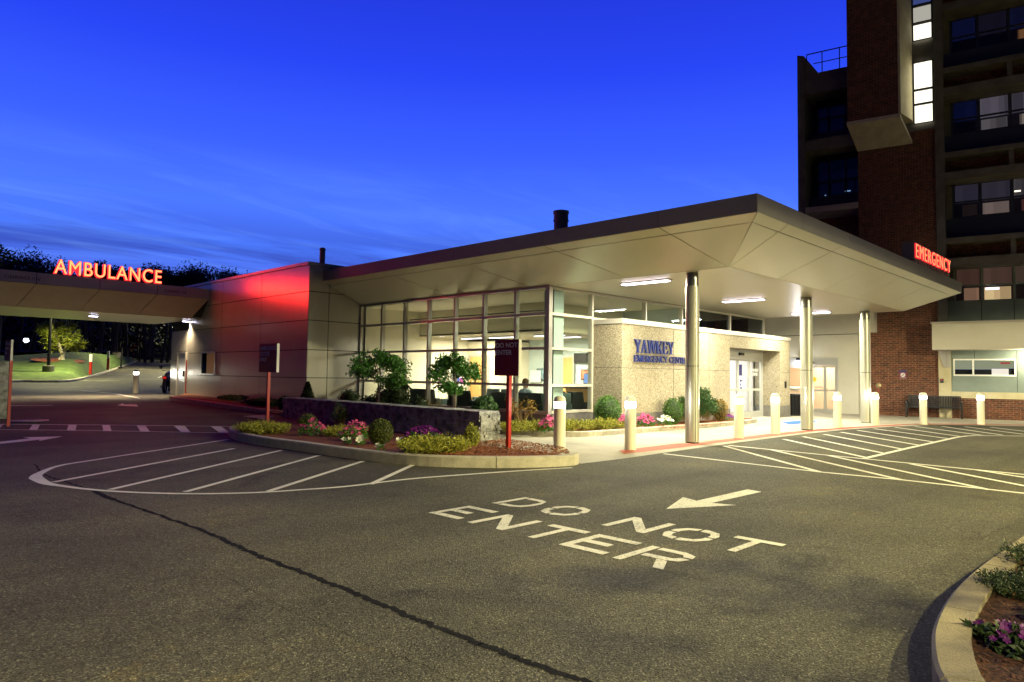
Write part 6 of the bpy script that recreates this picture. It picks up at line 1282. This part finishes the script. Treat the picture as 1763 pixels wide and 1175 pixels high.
mb = MB(); P0 = on_bank(100, 622); mb.lathe([(1.5, .0), (1.0, .05), (.01, .08)], n=24); mb.xf(Matrix.Translation(P0+Vector((0, 0, .06))) @ Matrix.Rotation(.12, 4, 'X')); tag(mb.build('tree_mulch', MT['mulch']), 'ring of mulch round the lit birch', 'mulch bed', kind='structure')
tb_ = on_bank(104, 621); s = D_at(tb_)
tree('birch_tree', 'pale birch with two stems lit yellow-green on the grass bank', tb_, 75*s, 31*s, 55*s, .12, 'lit', 2400, .36, seed=3, limbs=10, barkm='birch', multi=2, asp=.2, fill=.6, droop=.5)
# street lamp in the bank (the pole beside the birch)
def street_lamp(label, base, h, arm, power, col_, group=None, spot=150, headlen=.6):
    t = thing('street_lamp', label, 'street lamp', tuple(base), 0, group)
    MB().lathe([(.30, -.3), (.30, .35), (.27, .38)], n=20).build('concrete_base', MT['conc'], t, local=True); MB().tube([(0, 0, .38), (0, 0, h)], [.09, .06], 8).build('pole', MT['black'], t, local=True)
    a = Vector(arm); MB().tube([(0, 0, h-.05), tuple(a+Vector((0, 0, h)))], .035).build('arm', MT['black'], t, local=True)
    hd = MB().box(a.x-.2, a.x+.2, a.y-headlen/2, a.y+headlen/2, h-.03, h+.1).build('lamp_head', MT['black'], t, local=True); MB().box(a.x-.15, a.x+.15, a.y-headlen/2+.05, a.y+headlen/2-.05, h-.045, h-.031).build('lens', glow('street_lamp_lens', col_, 30), hd, local=True)
    l = lamp('SPOT', 'light', t, tuple(Vector(base)+a+Vector((0, 0, h-.06))), power, col_, spot_size=math.radians(spot), spot_blend=.35 if spot < 170 else .06, shadow_soft_size=.22); return t
lp_ = on_bank(83, 641); street_lamp('tall black street lamp rising from the grass bank beside the birch', lp_, 135*D_at(lp_), (.7, -.5, 0), 5200, (1, .93, .46), spot=150)
rgt = atd(214, 640, 70)
# marker posts
for px, pb_, pt_, lb in ((155.5, 645, 610, 'red and white marker post nearest on the grass verge'), (185.5, 637, 605, 'second red and white marker post on the grass verge')):
    p = on_bank(px, pb_); s = D_at(p); h = (pb_-pt_)*s; t = thing('marker_post', lb, 'marker post', tuple(p), 0, 'marker posts along the verge'); MB().lathe([(.09, 0), (.09, h*.62)], n=12).build('post', MT['red'], t, local=True); MB().lathe([(.10, h*.62), (.10, h)], n=12).build('reflector_sleeve', MT['wht'], t, local=True)
for px, pb_, pt_, lb in ((208.5, 635, 600, 'dark thin post on the kerb before the utility box'), (223.5, 624, 603, 'dark thin post beside the distant red sign')):
    p = G(px, pb_); s = D_at(p); h = (pb_-pt_)*s; t = thing('thin_post', lb, 'post', tuple(p)); MB().lathe([(.07, 0), (.05, h)], n=8).build('post', MT['black'], t, local=True); MB().lathe([(.25, 0), (.2, .15)], n=8).build('foot', MT['black'], t, local=True)
p = G(229.5, 619); s = D_at(p); t = thing('road_sign', 'distant plain red road sign at the bend of the far road', 'sign', tuple(p)); MB().tube([(0, 0, 0), (0, 0, 16*s)], .08).build('post', MT['red'], t, local=True)
MB().xf(Matrix()).box(-5*s, 5*s, -.05, .05, 15.5*s, 25*s).xf(rotz(math.radians(-45+0))).build('sign_panel', MT['red'], t, local=True); MB().box(-5.6*s, -5.05*s, -.05, .05, 15.5*s, 25*s).xf(rotz(math.radians(-45))).build('panel_edge', MT['wht'], t, local=True)
p = on_bank(202, 617); s = D_at(p); t = thing('utility_box', 'dim concrete utility box on the grass bank', 'utility box', tuple(p), math.radians(-45)); MB().box(-5*s, 5*s, -.4, .4, 0, 9.5*s).build('case', MT['conc'], t, local=True, bevel=.05); MB().box(-5.3*s, 5.3*s, -.45, .45, 9.5*s+.01, 10.4*s).build('lid', MT['conc'], t, local=True)
p = atd(45, 587, 92); t = thing('path_light', 'tiny cool light glowing among the distant trees', 'lamp', (p.x, p.y, p.z-2.5)); MB().tube([(0, 0, -2), (0, 0, 2.3)], .05).build('pole', MT['black'], t, local=True); MB().lathe([(.05, 2.3), (.28, 2.45), (.2, 2.75)], n=12).build('globe', glow('path_light_globe', (.75, .8, 1), 8), t, local=True)
# motorcycle behind the wall end
p = G(283.5, 677); 
mc = thing('motorcycle', 'parked motorcycle with red tail light half hidden behind the wall end', 'motorcycle', (p.x, p.y, g(p)), math.radians(60))
def wheel(x):
    w_ = MB(); n = 26
    for r0, r1, wd_ in ((.25, .32, .06),):
        for i in range(n):
            a0, a1 = 6.2832*i/n, 6.2832*(i+1)/n; q = [(x+r*math.cos(a), yy, .32+r*math.sin(a)) for yy in (-wd_, wd_) for r, a in ((r0, a0), (r1, a0), (r1, a1), (r0, a1))]
            w_.hexa(q[:4], q[4:])
    o = w_.build('wheel', MT['black'], mc, local=True); sp3 = MB()
    for i in range(8): a = .785*i; sp3.tube([(x, 0, .32), (x+.26*math.cos(a), 0, .32+.26*math.sin(a))], .012, 4)
    sp3.build('rim', MT['steel'], o, local=True)
wheel(-.0); wheel(1.4)
MB().hexa([(-.1, -.1, .62), (.9, -.12, .55), (.9, .12, .55), (-.1, .1, .62)], [(-.15, -.12, .80), (.85, -.14, .78), (.85, .14, .78), (-.15, .12, .80)]).hexa([(.5, -.15, .78), (1.1, -.13, .80), (1.1, .13, .80), (.5, .15, .78)], [(.6, -.1, .95), (1.05, -.08, 1.0), (1.05, .08, 1.0), (.6, .1, .95)]).box(.35, .95, -.16, .16, .3, .58).build('body', MT['black'], mc, local=True, bevel=.03)
MB().tube([(1.4, .08, .32), (1.15, .08, 1.0)], .03).tube([(1.4, -.08, .32), (1.15, -.08, 1.0)], .03).tube([(1.05, -.38, 1.05), (1.15, 0, 1.0), (1.05, .38, 1.05)], .018).build('fork', MT['steel'], mc, local=True)
MB().box(-.2, -.14, -.07, .07, .66, .76).build('tail_light', glow('tail_light', (1, .03, .02), .5), mc, local=True)
MB().lathe([(.02, 0), (.08, .02), (.08, .04), (.02, .05)]).xf(Matrix.Translation((1.0, .4, 1.2)) @ Matrix.Rotation(math.pi/2, 4, 'Y')).build('mirror', MT['black'], mc, local=True); MB().tube([(-.1, .16, .3), (.6, .16, .33)], .045).build('exhaust', MT['steel'], mc, local=True)
# silhouettes of trees above the canopy
def far_tree(px, ptop, D, w, label, seed, kind='wood_tree'):
    p = atd(px, ptop, D); b = Vector((p.x, p.y, g(p)+1)); h = p.z-b.z
    return tree(kind, label, b, h*1.02, w, h*.6, .22, 'wood_f', 12000, .26, seed=seed, limbs=14, group='trees standing before the far wood', asp=.55, fill=1.25)
for px, pt_, D, w, lb, sd_ in ((-20, 446, 84, 4.5, 'dark tree at the left frame edge above the canopy', 21), (38, 440, 86, 4.6, 'broad dark tree left of the AMBULANCE letters', 22), (62, 458, 90, 3.0, 'lower dark tree just right of the broad one', 28), (178, 444, 84, 2.2, 'ragged tree tip above the letter U', 23), (200, 462, 88, 4.2, 'dark tree crown behind the middle letters', 29), (262, 454, 88, 4.0, 'dark tree rising behind the letters NCE', 24), (300, 470, 90, 4.5, 'dense low dark tree between letters and thin ones', 25), (352, 458, 88, 4.4, 'thin-leaved tree right of the sign', 26), (392, 462, 92, 4.2, 'thin-leaved tree touching the red roof edge', 27)):
    far_tree(px, pt_, D, w, lb, sd_)
# wood mass
q_ = atd(330, 632, 105); street_lamp('added unseen street lamp for the far road, hidden by the building', (q_.x, q_.y, g(q_)), 8.0, (-.8, .2, 0), 5000, (1, .90, .50), spot=155)  # unseen lamp added to light the far end of the road
hv = []
for i in range(25):
    a = math.radians(40+4*i)
    for D, z in ((112, 3.0), (126, 9.5), (150, 12.5), (260, 12)): hv.append((D*math.cos(a), D*math.sin(a), z))
_m = MB(); _m.v = hv; _m.f = [(4*i+j, 4*i+4+j, 4*i+5+j, 4*i+1+j) for i in range(24) for j in range(3)]
tag(_m.build('hill', MT['soil']), 'dark wooded hillside beyond the road', 'hill', kind='structure')
street_lamp('added street lamp hidden behind the emergency building wall', atd(345, 640, 66)-Vector((0, 0, atd(345, 640, 66).z-g(atd(345, 640, 66)))), 7.0, (-.8, .2, 0), 15000, (1, .90, .50), spot=155)  # lamp added out of sight to brighten the road beyond the canopy
P_ = []; NW = 42000
for i in range(NW):
    a = random.uniform(math.radians(64), math.radians(106)); D = random.uniform(98, 122); x, y = D*math.cos(a), D*math.sin(a)
    hmax = 6.8+.8*math.sin(a*37)+.9*math.sin(a*83+1); z = g(x, y)+1.0+hmax*random.random()**.7*(.72+.28*math.sin(a*141+D)); P_.append((x, y, z))
mb = MB(); addleaf(mb, P_, RNG.uniform(.6, 1.3, NW)*.42, asp=.7); tag(mb.build('wood', MT['wood_f']), 'dark wood filling the background beyond the road', 'wood', kind='stuff')
mb = MB()
for i in range(90):
    a = random.uniform(math.radians(66), math.radians(104)); D = random.uniform(93, 100); x, y = D*math.cos(a), D*math.sin(a); r_ = random.uniform(.10, .22); hh = random.uniform(8, 12); z = g(x, y)-.5
    mb.tube([(x, y, z), (x+random.gauss(0, .3), y, z+hh*.5), (x+random.gauss(0, .8), y, z+hh)], [r_, r_*.8, r_*.4], 6)
tag(mb.build('wood_trunks', MT['bark']), 'slim grey trunks at the edge of the far wood', 'wood', kind='stuff')
tag(MB().add([(x, y, z) for x, y in [(125*math.cos(math.radians(60+5*i)), 125*math.sin(math.radians(60+5*i))) for i in range(11)] for z in (0, 13.0)], [(2*i, 2*i+2, 2*i+3, 2*i+1) for i in range(10)]).build('wood_depth', MT['wood_f']), 'black depth of the far wood', 'wood', kind='stuff') if False else None
# overhanging lit branches at the left
b = on_bank(30, 630); s = D_at(b)
tree('roadside_tree', 'dim roadside tree with pale lit lower branches at the left', Vector((b.x-3, b.y+14, b.z)), 11, 5.0, 7.5, .2, 'boxg', 4200, .45, seed=41, limbs=14, asp=.4, fill=.8)
# ================================================================== CAR PARK LAMPS, ONE ADDED AS FILL (behind the camera)
street_lamp('tall car park lamp out of view right of the camera', (12.8, -8.8, 0), 8.8, (-.5, .8, 0), 29000, (1, .87, .34), 'car park lamps', spot=150)
street_lamp('low car park lamp out of view right of the canopy', (16.5, -16, 0), 6.4, (-.4, .8, 0), 30000, (1, .90, .50), 'car park lamps', spot=172.4)
street_lamp('added fill lamp out of view behind the camera', (-8, -9, 0), 8.6, (.6, .6, 0), 25000, (1, .88, .44), 'car park lamps', spot=150)  # unseen lamp added for general illumination of the foreground
tree('car_park_tree', 'leafy tree out of view between lamp and camera', (7.1, -2.3, 0), 4.3, 1.5, 2.4, .06, 'leaf', 1500, .15, seed=51, limbs=9, fill=.8)
